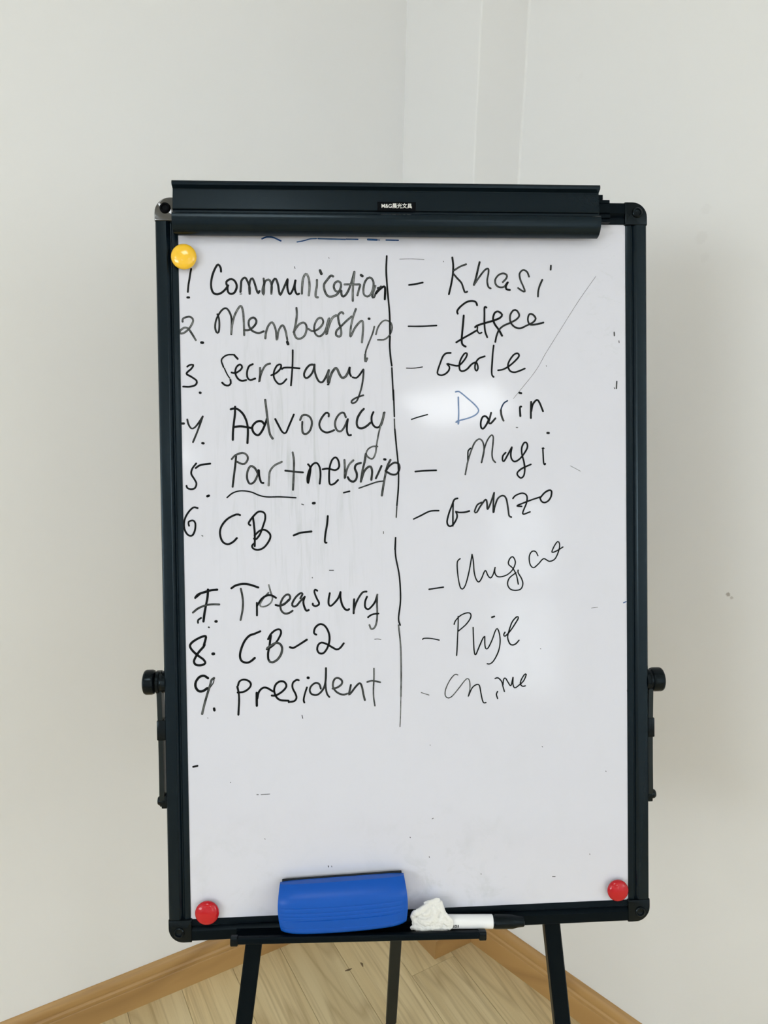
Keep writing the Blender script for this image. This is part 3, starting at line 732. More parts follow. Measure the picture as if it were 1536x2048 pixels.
# floor planks, laid square to the left wall
PW = 0.123; a_edge = 0.054
MP = Matrix.Rotation(rot2(nL), 4, 'Z')
inside = []
for i in range(4):
    a, b = POLY[i], POLY[(i + 1) % 4]
    d = (b - a).normalized(); n = Vector((-d.y, d.x))
    c = sum(POLY, Vector((0, 0))) / 4
    if (c - a).dot(n) < 0: n = -n
    inside.append((a + n * 0.0005, n))
row = 0
k0 = -40; k1 = 50
for k in range(k0, k1):
    a0 = a_edge - PW + k * PW
    rr = random.Random(k * 7 + 3)
    start = -0.3 - rr.random() * 1.1
    if k == 0: start = 0.175 - 1.285 * 1
    b = start
    while b < bmax + 0.1:
        b1 = b + 1.285
        g = 0.0003
        bm = bmesh.new()
        p = room(a0 + PW / 2, b)
        # local frame: x along the plank, y across
        box(bm, g, b1 - b - g, -PW / 2 + g, PW / 2 - g, -0.010, 0.0)
        top = [e for e in bm.edges if all(v.co.z > -0.001 for v in e.verts)]
        bmesh.ops.bevel(bm, geom=top, offset=0.0006, segments=1, affect='EDGES')
        mw = Matrix.Translation((p.x, p.y, 0)) @ MP
        inv = mw.inverted()
        for q, n in inside:
            lq = inv @ Vector((q.x, q.y, 0)); ln = inv.to_3x3() @ Vector((n.x, n.y, 0))
            geom = bm.verts[:] + bm.edges[:] + bm.faces[:]
            bmesh.ops.bisect_plane(bm, geom=geom, plane_co=lq, plane_no=ln, clear_inner=True)
        b = b1
        if len(bm.verts) < 6: bm.free(); continue
        link('plank', bm, M['plank'], parent=floor, mat=mw)

# two small brown scuffs on the planks
M['scuff'] = simple('brown_scuff', (0.16, 0.105, 0.05), 0.6)
for pts in (((-0.0706, 1.4517), (-0.0623, 1.4547), (-0.0540, 1.4592)), ((-0.0341, 1.4769), (-0.0302, 1.4727), (-0.0275, 1.4641))):
    bm = bmesh.new(); P = [Vector(p) for p in pts]; prev = None
    for i, p in enumerate(P):
        d = (P[min(i + 1, len(P) - 1)] - P[max(0, i - 1)]).normalized(); n = Vector((-d.y, d.x)) * (0.0012, 0.0030, 0.0008)[i]
        ring = [bm.verts.new((p.x + n.x, p.y + n.y, 0.0002)), bm.verts.new((p.x - n.x, p.y - n.y, 0.0002))]
        if prev: bm.faces.new((prev[0], prev[1], ring[1], ring[0]))
        prev = ring
    link('scuff_mark', bm, M['scuff'], parent=floor)

# skirting boards: moulded profile (distance from wall, height)
SK = [(0.0, 0.0), (0.0150, 0.0), (0.0150, 0.050), (0.0144, 0.053), (0.0128, 0.0545), (0.0140, 0.0565), (0.0142, 0.0640), (0.0128, 0.0665), (0.0112, 0.0680),
      (0.0108, 0.0700), (0.0118, 0.0720), (0.0116, 0.0790), (0.0098, 0.0860), (0.0062, 0.0925), (0.0030, 0.0950), (0.0, 0.0955)]
def skirting(name, a, b, lab, m0=0.0, m1=0.0):
    """runs a -> b with the room on its right-hand side; m0/m1 = mitre (metres of growth per metre from wall)"""
    d = (b - a); L = d.length
    bm = bmesh.new()
    loft(bm, [[(-m0 * t, -t, z) for t, z in SK], [(L + m1 * t, -t, z) for t, z in SK]])
    o = link(name, bm, M['skirt'], mat=Matrix.Translation((a.x, a.y, 0)) @ Matrix.Rotation(rot2(d), 4, 'Z'), smooth=25)
    tag(o, lab, kind='structure'); return o
def mit(d0, d1):   # mitre growth at a joint between direction d0 and d1
    ang = math.atan2(cross2(d0, d1), d0.dot(d1)); return math.tan(ang / 2)
dAC = (PC - PA).normalized(); dCB = (PB - PC).normalized()
j1 = mit(-dL, dAC); j2 = mit(dAC, dCB); j3 = mit(dCB, dR)
skirting('baseboard_left', P1, PA, 'honey-coloured wooden skirting along the left wall', 0, j1)
skirting('baseboard_corner_1', PA, PC, 'short wooden skirting piece on the left face of the corner column', j1, j2)
skirting('baseboard_corner_2', PC, PB, 'short wooden skirting piece on the right face of the corner column', j2, j3)
skirting('baseboard_right', PB, P2, 'honey-coloured wooden skirting along the right wall', j3, 0)
skirting('baseboard_back', P2, P3, None); skirting('baseboard_side', P3, P1, None)

# ceiling light panels (their reflection shows on the board)
M['panel'] = emitter('panel_diffuser', (0.93, 0.98, 1.0), PANEL_L)
def ceiling_panel(a, b, label, s=0.30):
    p = room(a, b)
    r = empty('ceiling_light', Matrix.Translation((p.x, p.y, H_ROOM - 0.012)) @ Matrix.Rotation(rot2(nL), 4, 'Z'))
    tag(r, label, 'lamp', 'square light panels in the ceiling')
    for x0, x1, y0, y1 in ((-s, s, -s, -s + 0.012), (-s, s, s - 0.012, s), (-s, -s + 0.012, -s + 0.012, s - 0.012), (s - 0.012, s, -s + 0.012, s - 0.012)):
        link('frame', BX(x0, x1, y0, y1, 0, 0.012), M['whiteplastic'], parent=r)
    link('diffuser', BX(-s + 0.012, s - 0.012, -s + 0.012, s - 0.012, 0.002, 0.0115), M['panel'], parent=r)
ceiling_panel(1.32, 3.94, 'square ceiling light panel mirrored at the middle of the whiteboard')
ceiling_panel(3.70, 3.94, 'square ceiling light panel near the back left of the room')
ceiling_panel(1.32, 1.60, 'square ceiling light panel above the camera')
ceiling_panel(3.70, 1.60, 'square ceiling light panel near the left wall')

def window(name, mw, W, Hh, panes, L, lab):
    """mw: local x along the wall, y into the room, z up; panes: list of (x0,x1,z0,z1)"""
    r = empty(name, mw); tag(r, lab, kind='structure')
    e = emitter(name + '_daylight', (0.86, 0.95, 1.0), L)
    fr = bmesh.new()
    for x0, x1, z0, z1 in ((0, W, 0, 0.04), (0, W, Hh - 0.04, Hh), (0, 0.04, 0.04, Hh - 0.04), (W - 0.04, W, 0.04, Hh - 0.04)):
        box(fr, x0, x1, 0, 0.03, z0, z1)
    link('window_frame', fr, M['whiteplastic'], parent=r)
    for x0, x1, z0, z1 in panes:
        link('pane', BX(x0, x1, 0.002, 0.008, z0, z1), e, parent=r)
    return r
def on_back(a, z):   # back wall, local y into the room
    p = room(a, bmax)
    return Matrix.Translation((p.x, p.y, z)) @ Matrix.Rotation(rot2(-dL), 4, 'Z')
# narrow two-pane window mirrored in the right half of the board
window('window_1', on_back(1.52, 0.98), 0.53, 1.44, [(0.04, 0.49, 0.04, 0.70), (0.04, 0.49, 0.82, 1.40)], STRIP_L, 'narrow two-pane window on the back wall')
pw = P2 + (-dR) * 2.6  # added window out of view, put in to brighten the room
window('fill_window_2', Matrix.Translation((pw.x, pw.y, 1.35)) @ Matrix.Rotation(rot2(-dR), 4, 'Z') @ Matrix.Translation((-2.2, 0, 0)), 2.2, 1.15,
       [(0.04, 1.08, 0.04, 1.11), (1.12, 2.16, 0.04, 1.11)], FILL_L, 'added glowing fill window in the right wall behind the camera')
pw = P1 + nL * 1.2  # second made-up window, unseen, fills the room with light
window('fill_window_3', Matrix.Translation((pw.x, pw.y, 1.35)) @ Matrix.Rotation(rot2(nL), 4, 'Z'), 2.2, 1.15,
       [(0.04, 1.08, 0.04, 1.11), (1.12, 2.16, 0.04, 1.11)], FILL_L, 'added glowing fill window in the side wall')

# ================================================================ THE EASEL
BO = Vector((0.032768, 0.873899, 1.236415))
MB = Matrix(((0.99766432, -0.03372919, 0.05939901), (0.0658068, 0.2414653, -0.96817559), (0.01831298, 0.9698231, 0.24312092))).to_4x4()
MB.translation = BO
MBi = MB.inverted()
EB = Vector((0.03, 0.86, 0.0))
easel = empty('flipchart_easel', Matrix.Translation(EB))
tag(easel, 'black framed whiteboard easel covered in handwriting, standing in the room corner', 'whiteboard easel')
ML = Matrix.Translation(-EB) @ MB          # board coordinates: x right, y up, z towards the viewer
def part(name, bm, m, smooth=None, parent=None, lab=None):
    o = link(name, bm, M[m], parent=parent or easel, mat=None if parent else ML, smooth=smooth)
    if lab: o['label'] = lab
    return o
HW, HH, FW = 0.300, 0.4505, 0.0262
CS = 0.0275                                 # corner piece size
board = part('whiteboard_panel', BX(-HW + 0.02, HW - 0.02, -HH + 0.02, HH - 0.02, -0.010, 0.0), 'board', lab='glossy white writing surface with wiped smudges')
PROF = [(0, -0.014), (0, 0.0015), (0.0012, 0.0032), (0.0030, 0.0036), (0.0128, 0.0036), (0.0138, 0.0030), (0.0170, -0.0006), (0.0180, -0.0006), (0.0186, 0.0012),
        (0.0196, 0.0022), (0.0245, 0.0014), (0.0262, 0.0006), (0.0262, -0.0012), (0.0215, -0.0014), (0.0215, -0.014)]
def rail(name, horizontal, sgn):
    bm = bmesh.new()
    if horizontal:
        L = HW - CS
        loft(bm, [[(x, sgn * (HH - d), z) for d, z in PROF] for x in (-L, L)])
    else:
        L = HH - CS
        loft(bm, [[(sgn * (HW - d), y, z) for d, z in PROF] for y in (-L, L)])
    return part(name, bm, 'anodised' if not horizontal else 'black', smooth=30)
rail('frame_rail', False, -1); rail('frame_rail', False, 1); rail('frame_rail', True, -1); rail('frame_rail', True, 1)

def corner(sx, sy, lab=None):
    bm = bmesh.new()
    out = []
    r = 0.0185
    for i in range(9):                     # rounded outer corner
        a = math.radians(90 * i / 8)
        out.append((HW - r + r * math.sin(a) + 0.0004, HH - r + r * math.cos(a) + 0.0004))
    out.append((HW + 0.0004, HH - CS))
    out.append((HW - FW, HH - CS))
    for i in range(5):
        a = math.radians(90 * i / 4)
        out.append((HW - CS - 0.004 + 0.004 + 0.0013 - 0.0045 * (math.sin(a)), HH - CS - 0.0045 * 0 - 0.0005 + 0.0045 * (1 - math.cos(a)) - 0.0040))
    # simple inner fillet between the two arms
    out = out[:11] + [(HW - FW - 0.0012, HH - CS + 0.0002), (HW - CS - 0.0006, HH - CS + 0.0010), (HW - CS - 0.0002, HH - FW)]
    out.append((HW - CS, HH + 0.0004))
    pts = [(sx * x, sy * y) for x, y in out]
    cx, cy = sx * (HW - 0.013), sy * (HH - 0.013)
    def sc(k): return [(cx + (x - cx) * k, cy + (y - cy) * k) for x, y in pts]
    loft(bm, [[(x, y, z) for x, y in sc(k)] for k, z in ((1, -0.0145), (1, 0.0026), (0.975, 0.0042), (0.93, 0.0046))])
    o = part('corner_piece', bm, 'gloss' if lab else 'plastic', smooth=35, lab=lab)
    s = bmesh.new()
    sx_, sy_ = sx * (HW - 0.0125), sy * (HH - 0.0125)
    lathe(s, [(0.0049, 0), (0.0049, 0.0026), (0.0052, 0.0034), (0.0066, 0.0042), (0.0068, 0.0052), (0.0060, 0.0062), (0.0044, 0.0068), (0.0040, 0.0068), (0.0040, 0)], (0, 0, 1), (sx_, sy_, 0), 24)
    part('screw_boss', s, 'print' if lab else 'plastic', smooth=30, parent=o)
    return o
corner(-1, 1, 'shiny plastic corner piece with a round screw hole'); corner(1, 1); corner(-1, -1); corner(1, -1)

# back box that hides the rail of the hinge, with the stepped end showing at right
hb = bmesh.new()
loft(hb, [[(x, y, z) for y, z in ((0.4245, 0.002), (0.4245, 0.0085), (0.4275, 0.0090), (0.4285, 0.0070), (0.4300, 0.0090), (0.4335, 0.0092), (0.4345, 0.0070), (0.4360, 0.0095), (0.4470, 0.0098), (0.4470, 0.002))] for x in (-0.262, 0.2520)])
box(hb, -0.262, 0.2505, 0.4470, 0.4505, 0.0037, 0.0110)
box(hb, -0.262, 0.2415, 0.4505, 0.4560, -0.004, 0.0125)
part('clip_hinge', hb, 'black', smooth=30, lab='ridged hinge with a stepped end beside the clip bar')

# the paper clip bar
CP = [(0.4640, 0.0100), (0.4640, 0.0215), (0.4630, 0.0232), (0.4608, 0.0240), (0.4585, 0.0232), (0.4570, 0.0200), (0.4560, 0.0180), (0.4552, 0.0176),
      (0.4322, 0.0205), (0.4314, 0.0200), (0.4308, 0.0178), (0.4270, 0.0176), (0.4264, 0.0185), (0.4262, 0.0236), (0.4256, 0.0254), (0.4246, 0.0264), (0.4232, 0.0268), (0.4180, 0.0266), (0.4130, 0.0254),
      (0.4088, 0.0230), (0.4056, 0.0195), (0.4038, 0.0150), (0.4035, 0.0105), (0.4085, 0.0105), (0.4250, 0.0130), (0.4540, 0.0130)]
bm = bmesh.new()
loft(bm, [[(x, y, z) for y, z in CP] for x in (-0.2755, 0.2345)])
clip = part('clip_bar', bm, 'anodised', smooth=22, lab='long dark paper clip bar across the top of the board')
lp = bmesh.new()
tilt = Matrix.Translation((-0.0120, 0.4362, 0.0203)) @ Matrix.Rotation(math.atan2(0.0029, 0.0230), 4, 'X')
box(lp, -0.0228, 0.0228, -0.0052, 0.0052, 0.0, 0.0012, bevel=0.0004, seg=1)
bmesh.ops.transform(lp, matrix=tilt, verts=lp.verts)
plate = part('name_plate', lp, 'print', parent=clip, lab='small black name plate with white lettering')
def text(body, size, mat4, m, parent, name='lettering', extrude=0.0001, align='CENTER', bold=0.0):
    cu = bpy.data.curves.new(name, 'FONT'); cu.body = body; cu.size = size; cu.align_x = align; cu.align_y = 'CENTER'
    cu.extrude = extrude; cu.offset = bold
    to = bpy.data.objects.new(name, cu); C.objects.link(to)
    bpy.context.view_layer.update()
    me = bpy.data.meshes.new_from_object(to.evaluated_get(bpy.context.evaluated_depsgraph_get()))
    bpy.data.objects.remove(to)
    me.materials.clear(); me.materials.append(M[m]); me.transform(mat4)
    o = bpy.data.objects.new(name, me); C.objects.link(o); o.parent = parent
    return o
text('M&G\u6668\u5149\u6587\u5177', 0.0060, tilt @ Matrix.Translation((0.0, 0.0003, 0.0013)), 'whiteprint', clip, bold=0.00007)

# ---------------------------------------------------------------- handwriting
LABELS = {
 'numeral_one': 'handwritten number 1 in black', 'communication': 'handwritten word Communication in black', 'numeral_two': 'handwritten number 2 in black',
 'membership': 'handwritten word Membership in worn black', 'numeral_three': 'handwritten number 3 in black', 'secretary': 'handwritten word Secretary in black',
 'numeral_four': 'handwritten number 4 in black', 'advocacy': 'handwritten word Advocacy in black', 'numeral_five': 'handwritten number 5 in black',
 'partnership': 'handwritten word Partnership in black', 'underline': 'wavy underline below Partnership', 'numeral_six': 'handwritten number 6 in black',
 'capacity_item_one': 'handwritten CB - 1 in black', 'numeral_seven': 'handwritten crossed number 7 in black', 'treasury': 'handwritten word Treasury in black',
 'numeral_eight': 'handwritten number 8 in black', 'capacity_item_two': 'handwritten CB - 2 in black', 'numeral_nine': 'handwritten number 9 in black',
 'president': 'handwritten word President in black', 'divider_line': 'long black line dividing the two columns', 'blue_remnant': 'wiped remnants of blue writing under the clip bar',
 'faint_line': 'faint thin grey pen line', 'speck': 'small dots of marker ink', 'name_four_initial': 'handwritten capital D in dark ink, lamp reflection painted on it as blue'}
KIND = {'faint_dash': 'ink_line', 'blue_stroke': 'ink_remnant', 'blue_mark': 'ink_remnant', 'underline': 'ink_underline', 'divider_line': 'ink_line', 'blue_remnant': 'ink_remnant', 'faint_line': 'ink_line', 'speck': 'ink_specks'}
def spline(pts):
    if len(pts) < 3: return [p for p in pts]
    P = [pts[0] * 2 - pts[1]] + pts + [pts[-1] * 2 - pts[-2]]
    out = []
    for i in range(1, len(P) - 2):
        n = max(2, min(9, int((P[i + 1] - P[i]).length / 0.0016)))
        a, b, c, d = P[i - 1], P[i], P[i + 1], P[i + 2]
        for k in range(n):
            t = k / n
            out.append(0.5 * ((2 * b) + (c - a) * t + (2 * a - 5 * b + 4 * c - d) * t * t + (3 * b - a - 3 * c + d) * t ** 3))
    out.append(pts[-1])
    return out
zlev = [0]
def stroke(bm, lay, wid, tone, pts):
    pts = spline(pts)
    q = [pts[0]]
    for p in pts[1:]:
        if (p - q[-1]).length > 0.0002: q.append(p)
    if len(q) < 2: q = [pts[0], pts[0] + Vector((0.0003, 0))]
    r = wid / 2 * 1.10
    zlev[0] = (zlev[0] + 1) % 60
    z = 0.00012 + zlev[0] * 0.000003
    wear_shine = min(tone, 1.0) if tone < 1.5 else (1.0 if 1.7 < tone < 2.5 else 0.0)  # capital D gets the full value: painted reflection, no worn ink
    blue = 0.0 if tone < 1.5 else (0.8 if tone < 2.5 else 1.0)
    if 1.5 < tone < 1.7: blue = 0.3  # stroke of the r in row four, panel reflection painted as bluish tint
    col = []
    # end caps by shrinking rings
    d0 = (q[1] - q[0]).normalized(); d1 = (q[-1] - q[-2]).normalized()
    line = [(q[0] - d0 * r * math.cos(a), math.sin(a)) for a in (0.25, 0.7, 1.15)] + [(p, 1.0) for p in q] + [(q[-1] + d1 * r * math.cos(a), math.sin(a)) for a in (1.15, 0.7, 0.25)]
    n = len(line); prev = None
    for i, (p, s) in enumerate(line):
        a = line[max(0, i - 1)][0]; b = line[min(n - 1, i + 1)][0]
        d = (b - a)
        d = d.normalized() if d.length > 1e-7 else d0
        nn = Vector((-d.y, d.x))
        wv = 1.0 + 0.10 * noise.noise(Vector((p.x * 90, p.y * 90, 3.1)))
        rr = r * s * wv
        ring = []
        for k, sd in ((-1, 0.0), (-0.34, 0.33), (0.34, 0.67), (1, 1.0)):
            v = bm.verts.new((p.x + nn.x * rr * k, p.y + nn.y * rr * k, z)); v[lay] = (wear_shine, blue, sd, 1)
            ring.append(v)
        if prev:
            for k in range(3): bm.faces.new((prev[k], prev[k + 1], ring[k + 1], ring[k]))
        prev = ring
words = []
for L in INK.strip().split('\n'):
    if L[0] == '@': words.append((L[1:], [])); continue
    t = L.split()
    words[-1][1].append((int(t[0]) * 1e-4, float(t[1]), [Vector([int(c) * 1e-4 for c in q.split(',')]) for q in t[2:]]))
for name, ss in words:
    bm = bmesh.new(); lay = bm.verts.layers.float_color.new('wear_shine')
    for wid, tone, pts in ss: stroke(bm, lay, wid * (0.62 if name == 'speck' else 0.85 if name.startswith('blue') else 1.0), tone, pts)
    for f in bm.faces:
        if f.normal.z < 0: f.normal_flip()
    me = bpy.data.meshes.new('ink'); bm.to_mesh(me); bm.free(); me.materials.append(M['ink'])
    nm = KIND.get(name) or ('handwritten_dash' if name.startswith('dash') else 'handwritten_number' if name.startswith('numeral') else 'handwritten_word')
    o = bpy.data.objects.new(nm, me); C.objects.link(o); o.parent = board
    if name in LABELS: o['label'] = LABELS[name]
    elif name.startswith('name'): o['label'] = 'handwritten name in thin black strokes, row %s of the right column' % name.split('_')[1]
    if name == 'speck': o['kind'] = 'stuff'

# ---------------------------------------------------------------- tray below the board
def tray_v(u): return -0.4372 - 0.0238 * (u + 0.2217)
TR = Matrix.Translation((-0.2217, -0.4372, 0)) @ Matrix.Rotation(-math.atan(0.0238), 4, 'Z')     # local: x along tray
TL = 0.3075
ty = bmesh.new()
box(ty, 0.004, TL - 0.004, -0.0034, -0.0018, 0.0040, 0.0260)             # floor of the tray
box(ty, 0.004, TL - 0.004, -0.0034, 0.0010, 0.0040, 0.0052)              # low back against the frame
bmesh.ops.transform(ty, matrix=TR, verts=ty.verts)
tray = part('tray', ty, 'black', lab='narrow black pen tray under the board')
lpb = bmesh.new()
loft(lpb, [[(x, y, 0.0265 + z) for y, z in rounded(0, 0, 0.0041, 0.0036, 0.0016, 3)] for x in (0.003, TL - 0.003)])
bmesh.ops.transform(lpb, matrix=TR, verts=lpb.verts)
part('tray_lip', lpb, 'black', smooth=35, parent=tray)
for x0 in (-0.0005, TL - 0.0085):
    b = bmesh.new()
    loft(b, [[(x, y - 0.0004, 0.0265 + z) for y, z in rounded(0, 0, 0.0054 - k, 0.0048 - k, 0.0020, 3)] for x, k in ((x0, 0.0008), (x0 + 0.0008, 0), (x0 + 0.0082, 0), (x0 + 0.009, 0.0008))])
    bmesh.ops.transform(b, matrix=TR, verts=b.verts)
    part('end_cap', b, 'plastic', smooth=35, parent=tray)
for x in (0.06, 0.22):
    b = bmesh.new(); box(b, x, x + 0.02, -0.0135, -0.0034, -0.0008, 0.0040 + 0.006)
    bmesh.ops.transform(b, matrix=TR, verts=b.verts)
    part('tray_bracket', b, 'black', parent=tray)

# ---------------------------------------------------------------- legs
def on_floor_v(u, wz, z=0.0):       # v where a board-plane point at u, w reaches height z
    return (z - BO.z - MB[2][0] * u - MB[2][2] * wz) / MB[2][1]
def front_leg(u0, v0, slope, dark):
    wz = -0.024
    f = lambda v: (u0 + slope * (v - v0), v, wz)
    vb = on_floor_v(f(-1.27)[0], wz, 0.030)
    vm = -0.86
    bm = bmesh.new()
    beam(bm, f(0.40), f(vm), 0.0205, 0.016, (1, 0, 0))
    leg = part('leg', bm, 'black', smooth=30)
    bm = bmesh.new(); beam(bm, f(vm + 0.02), f(vb), 0.0160, 0.012, (1, 0, 0)); part('lower_tube', bm, 'grey', parent=leg)
    bm = bmesh.new(); beam(bm, f(vm + 0.022), f(vm - 0.012), 0.0270, 0.021, (1, 0, 0)); part('clamp', bm, 'plastic', parent=leg)
    p = MB @ Vector(f(vb)); 
    bm = bmesh.new(); lathe(bm, [(0.0001, 0), (0.0001, 0.0150), (0.006, 0.0150), (0.010, 0.0120), (0.034, 0.0110), (0.034, 0)], (0, 0, 1), (p.x, p.y, 0), 20)
    bmesh.ops.transform(bm, matrix=MBi, verts=bm.verts)
    part('foot', bm, 'rubber', smooth=35, parent=leg)
front_leg(-0.2002, -0.4691, 0.14, 1); front_leg(0.1809, -0.4632, -0.10, 0)
top = MB @ Vector((0.0412, 0.345, -0.052)); foot = Vector((0.03827, 1.27997, 0.028))
bm = bmesh.new(); beam(bm, top, foot + (top - foot) * 0.02, 0.0225, 0.014, (1, 0.05, 0)); bmesh.ops.transform(bm, matrix=MBi, verts=bm.verts)
rl = part('leg', bm, 'grey', smooth=30, lab='rear leg in slightly greyer metal')
bm = bmesh.new(); lathe(bm, [(0.0001, 0), (0.0001, 0.0150), (0.006, 0.0150), (0.010, 0.0120), (0.034, 0.0132), (0.034, 0)], (0, 0, 1), (foot.x, foot.y, 0), 20)
bmesh.ops.transform(bm, matrix=MBi, verts=bm.verts); part('foot', bm, 'rubber', smooth=35, parent=rl)
# yoke that joins the three legs behind the board, and the rails the board hangs on
bm = bmesh.new(); box(bm, -0.105, 0.115, 0.335, 0.400, -0.060, -0.0325, bevel=0.004); part('leg_yoke', bm, 'plastic')
bm = bmesh.new(); box(bm, -0.285, 0.285, -0.20, -0.175, -0.0325, -0.0142, bevel=0.002); part('cross_bar', bm, 'black')
bm = bmesh.new(); box(bm, -0.285, 0.285, 0.405, 0.43, -0.0325, -0.0142, bevel=0.002); part('cross_bar', bm, 'black')

# ---------------------------------------------------------------- fold-out arms and knobs at both sides
def side_arm(s, kv, top_v, bot_v, k0, k1):
    """s: -1 left, +1 right; distances measured outwards from the frame edge"""
    E = HW
    wz = -0.007
    # arm: a flat strip, slightly bowed
    bm = bmesh.new(); loops = []
    n = 14
    L = top_v - bot_v
    for i in range(n + 1):
        t = i / n
        v = top_v - L * t
        bow = 0.0014 * math.sin(math.pi * t)
        o0 = 0.0050 - (0.0022 if s < 0 else 0.004) + (0.0004 if s < 0 else 0) - bow * 0.6 + (0.0016 * (1 - t) if s < 0 else 0.0012 * (1 - t))
        o1 = o0 + 0.0058
        h = 0.0075 * (0.55 if i in (0, n) else 1)
        loops.append([(s * (E + o0), v, wz - h), (s * (E + o1), v, wz - h), (s * (E + o1 + 0.0006), v, wz), (s * (E + o1), v, wz + h), (s * (E + o0), v, wz + h)])
    loft(bm, loops)
    arm = part('side_arm', bm, 'grey', smooth=30)
    # dark sleeve near the middle, reaching the frame
    b = bmesh.new(); vm = top_v - L * 0.43
    box(b, *sorted((s * (E + 0.0), s * (E + (0.0104 if s < 0 else 0.0088)))), vm - 0.0120, vm + 0.0125, wz - 0.0085, wz + 0.0085, bevel=0.0012); part('sleeve', b, 'plastic', parent=arm, smooth=30)
    # hub with washers, threaded stub and knurled knob
    b = bmesh.new()
    lathe(b, [(E - 0.001, 0), (E - 0.001, 0.0125), (E + 0.0030, 0.0135), (E + 0.0045, 0.0125), (E + 0.0065, 0.0125), (E + 0.0072, 0.0140), (E + 0.0105, 0.0140), (E + 0.0112, 0.0118), (E + 0.0125, 0.0050), (k0, 0.0045), (k0, 0)],
          (s, 0, 0), (0, kv, wz), 28)
    part('hub', b, 'plastic', smooth=35, parent=arm)
    b = bmesh.new()
    prof = [(k0, 0), (k0, 0.0120), (k0 + 0.0015, 0.0142), (k0 + 0.004, 0.0150), (k1 - 0.003, 0.0150), (k1 - 0.0012, 0.0143), (k1, 0.0122), (k1, 0)]
    lathe(b, prof, (s, 0, 0), (0, kv, wz), 48)
    for v in b.verts:
        r = math.hypot(v.co.y - kv, v.co.z - wz)
        if r > 0.0138:
            a = math.atan2(v.co.z - wz, v.co.y - kv)
            k = 1 + 0.007 * math.copysign(1, math.sin(a * 24 + 0.3))
            v.co.y = kv + (v.co.y - kv) * k; v.co.z = wz + (v.co.z - wz) * k
    part('knob', b, 'plastic', smooth=20, parent=arm)
    # lower pivot bracket with a bolt
    b = bmesh.new()
    box(b, *sorted((s * (E - 0.0005), s * (E + 0.0070))), bot_v - 0.002, bot_v + 0.0140, wz - 0.0065, wz + 0.0065, bevel=0.0012)
    lathe(b, [(E + 0.0065, 0), (E + 0.0065, 0.0062), (E + 0.0100, 0.0060), (E + 0.0122, 0.0045), (E + 0.0126, 0)], (s, 0, 0), (0, bot_v + 0.0060, wz), 20)
    part('pivot', b, 'plastic', smooth=35, parent=arm)
side_arm(-1, -0.1325, -0.1190, -0.2850, 0.3122, 0.3262)
side_arm(1, -0.1460, -0.1350, -0.2985, 0.3060, 0.3218)

# ================================================================ THINGS ON THE BOARD
def magnet(u, v, r, m, label, group, hgt=0.0085, w0=0.0037):
    o = empty('magnet', MB @ Matrix.Translation((u, v, w0)))
    tag(o, label, 'magnet', group)
    b = bmesh.new()
    prof = [(0.0012, 0), (0.0012, r * 0.985), (0.0022, r), (0.0034, r * 0.995)]
    for i in range(1, 9):
        t = math.radians(90 * i / 8)
        prof.append((0.0034 + (hgt - 0.0034) * math.sin(t), r * 0.975 * math.cos(t) if i < 8 else 0))
    lathe(b, prof, (0, 0, 1), (0, 0, 0), 48)
    link('cap', b, M[m], parent=o, smooth=50)
    b = bmesh.new(); lathe(b, [(0, 0), (0, r * 0.80), (0.0014, r * 0.80), (0.0014, 0)], (0, 0, 1), (0, 0, 0), 32)
    link('magnet_core', b, M['grey'], parent=o, smooth=40)
magnet(-0.2662, 0.3800, 0.0151, 'yellow', 'round yellow magnet on the upper left corner of the whiteboard', None)
magnet(-0.2530, -0.4140, 0.0145, 'red', 'round red magnet at the lower left corner of the whiteboard', 'red magnets at the bottom corners of the board')
magnet(0.2583, -0.4088, 0.0134, 'red', 'round red magnet at the lower right corner of the whiteboard', 'red magnets at the bottom corners of the board')

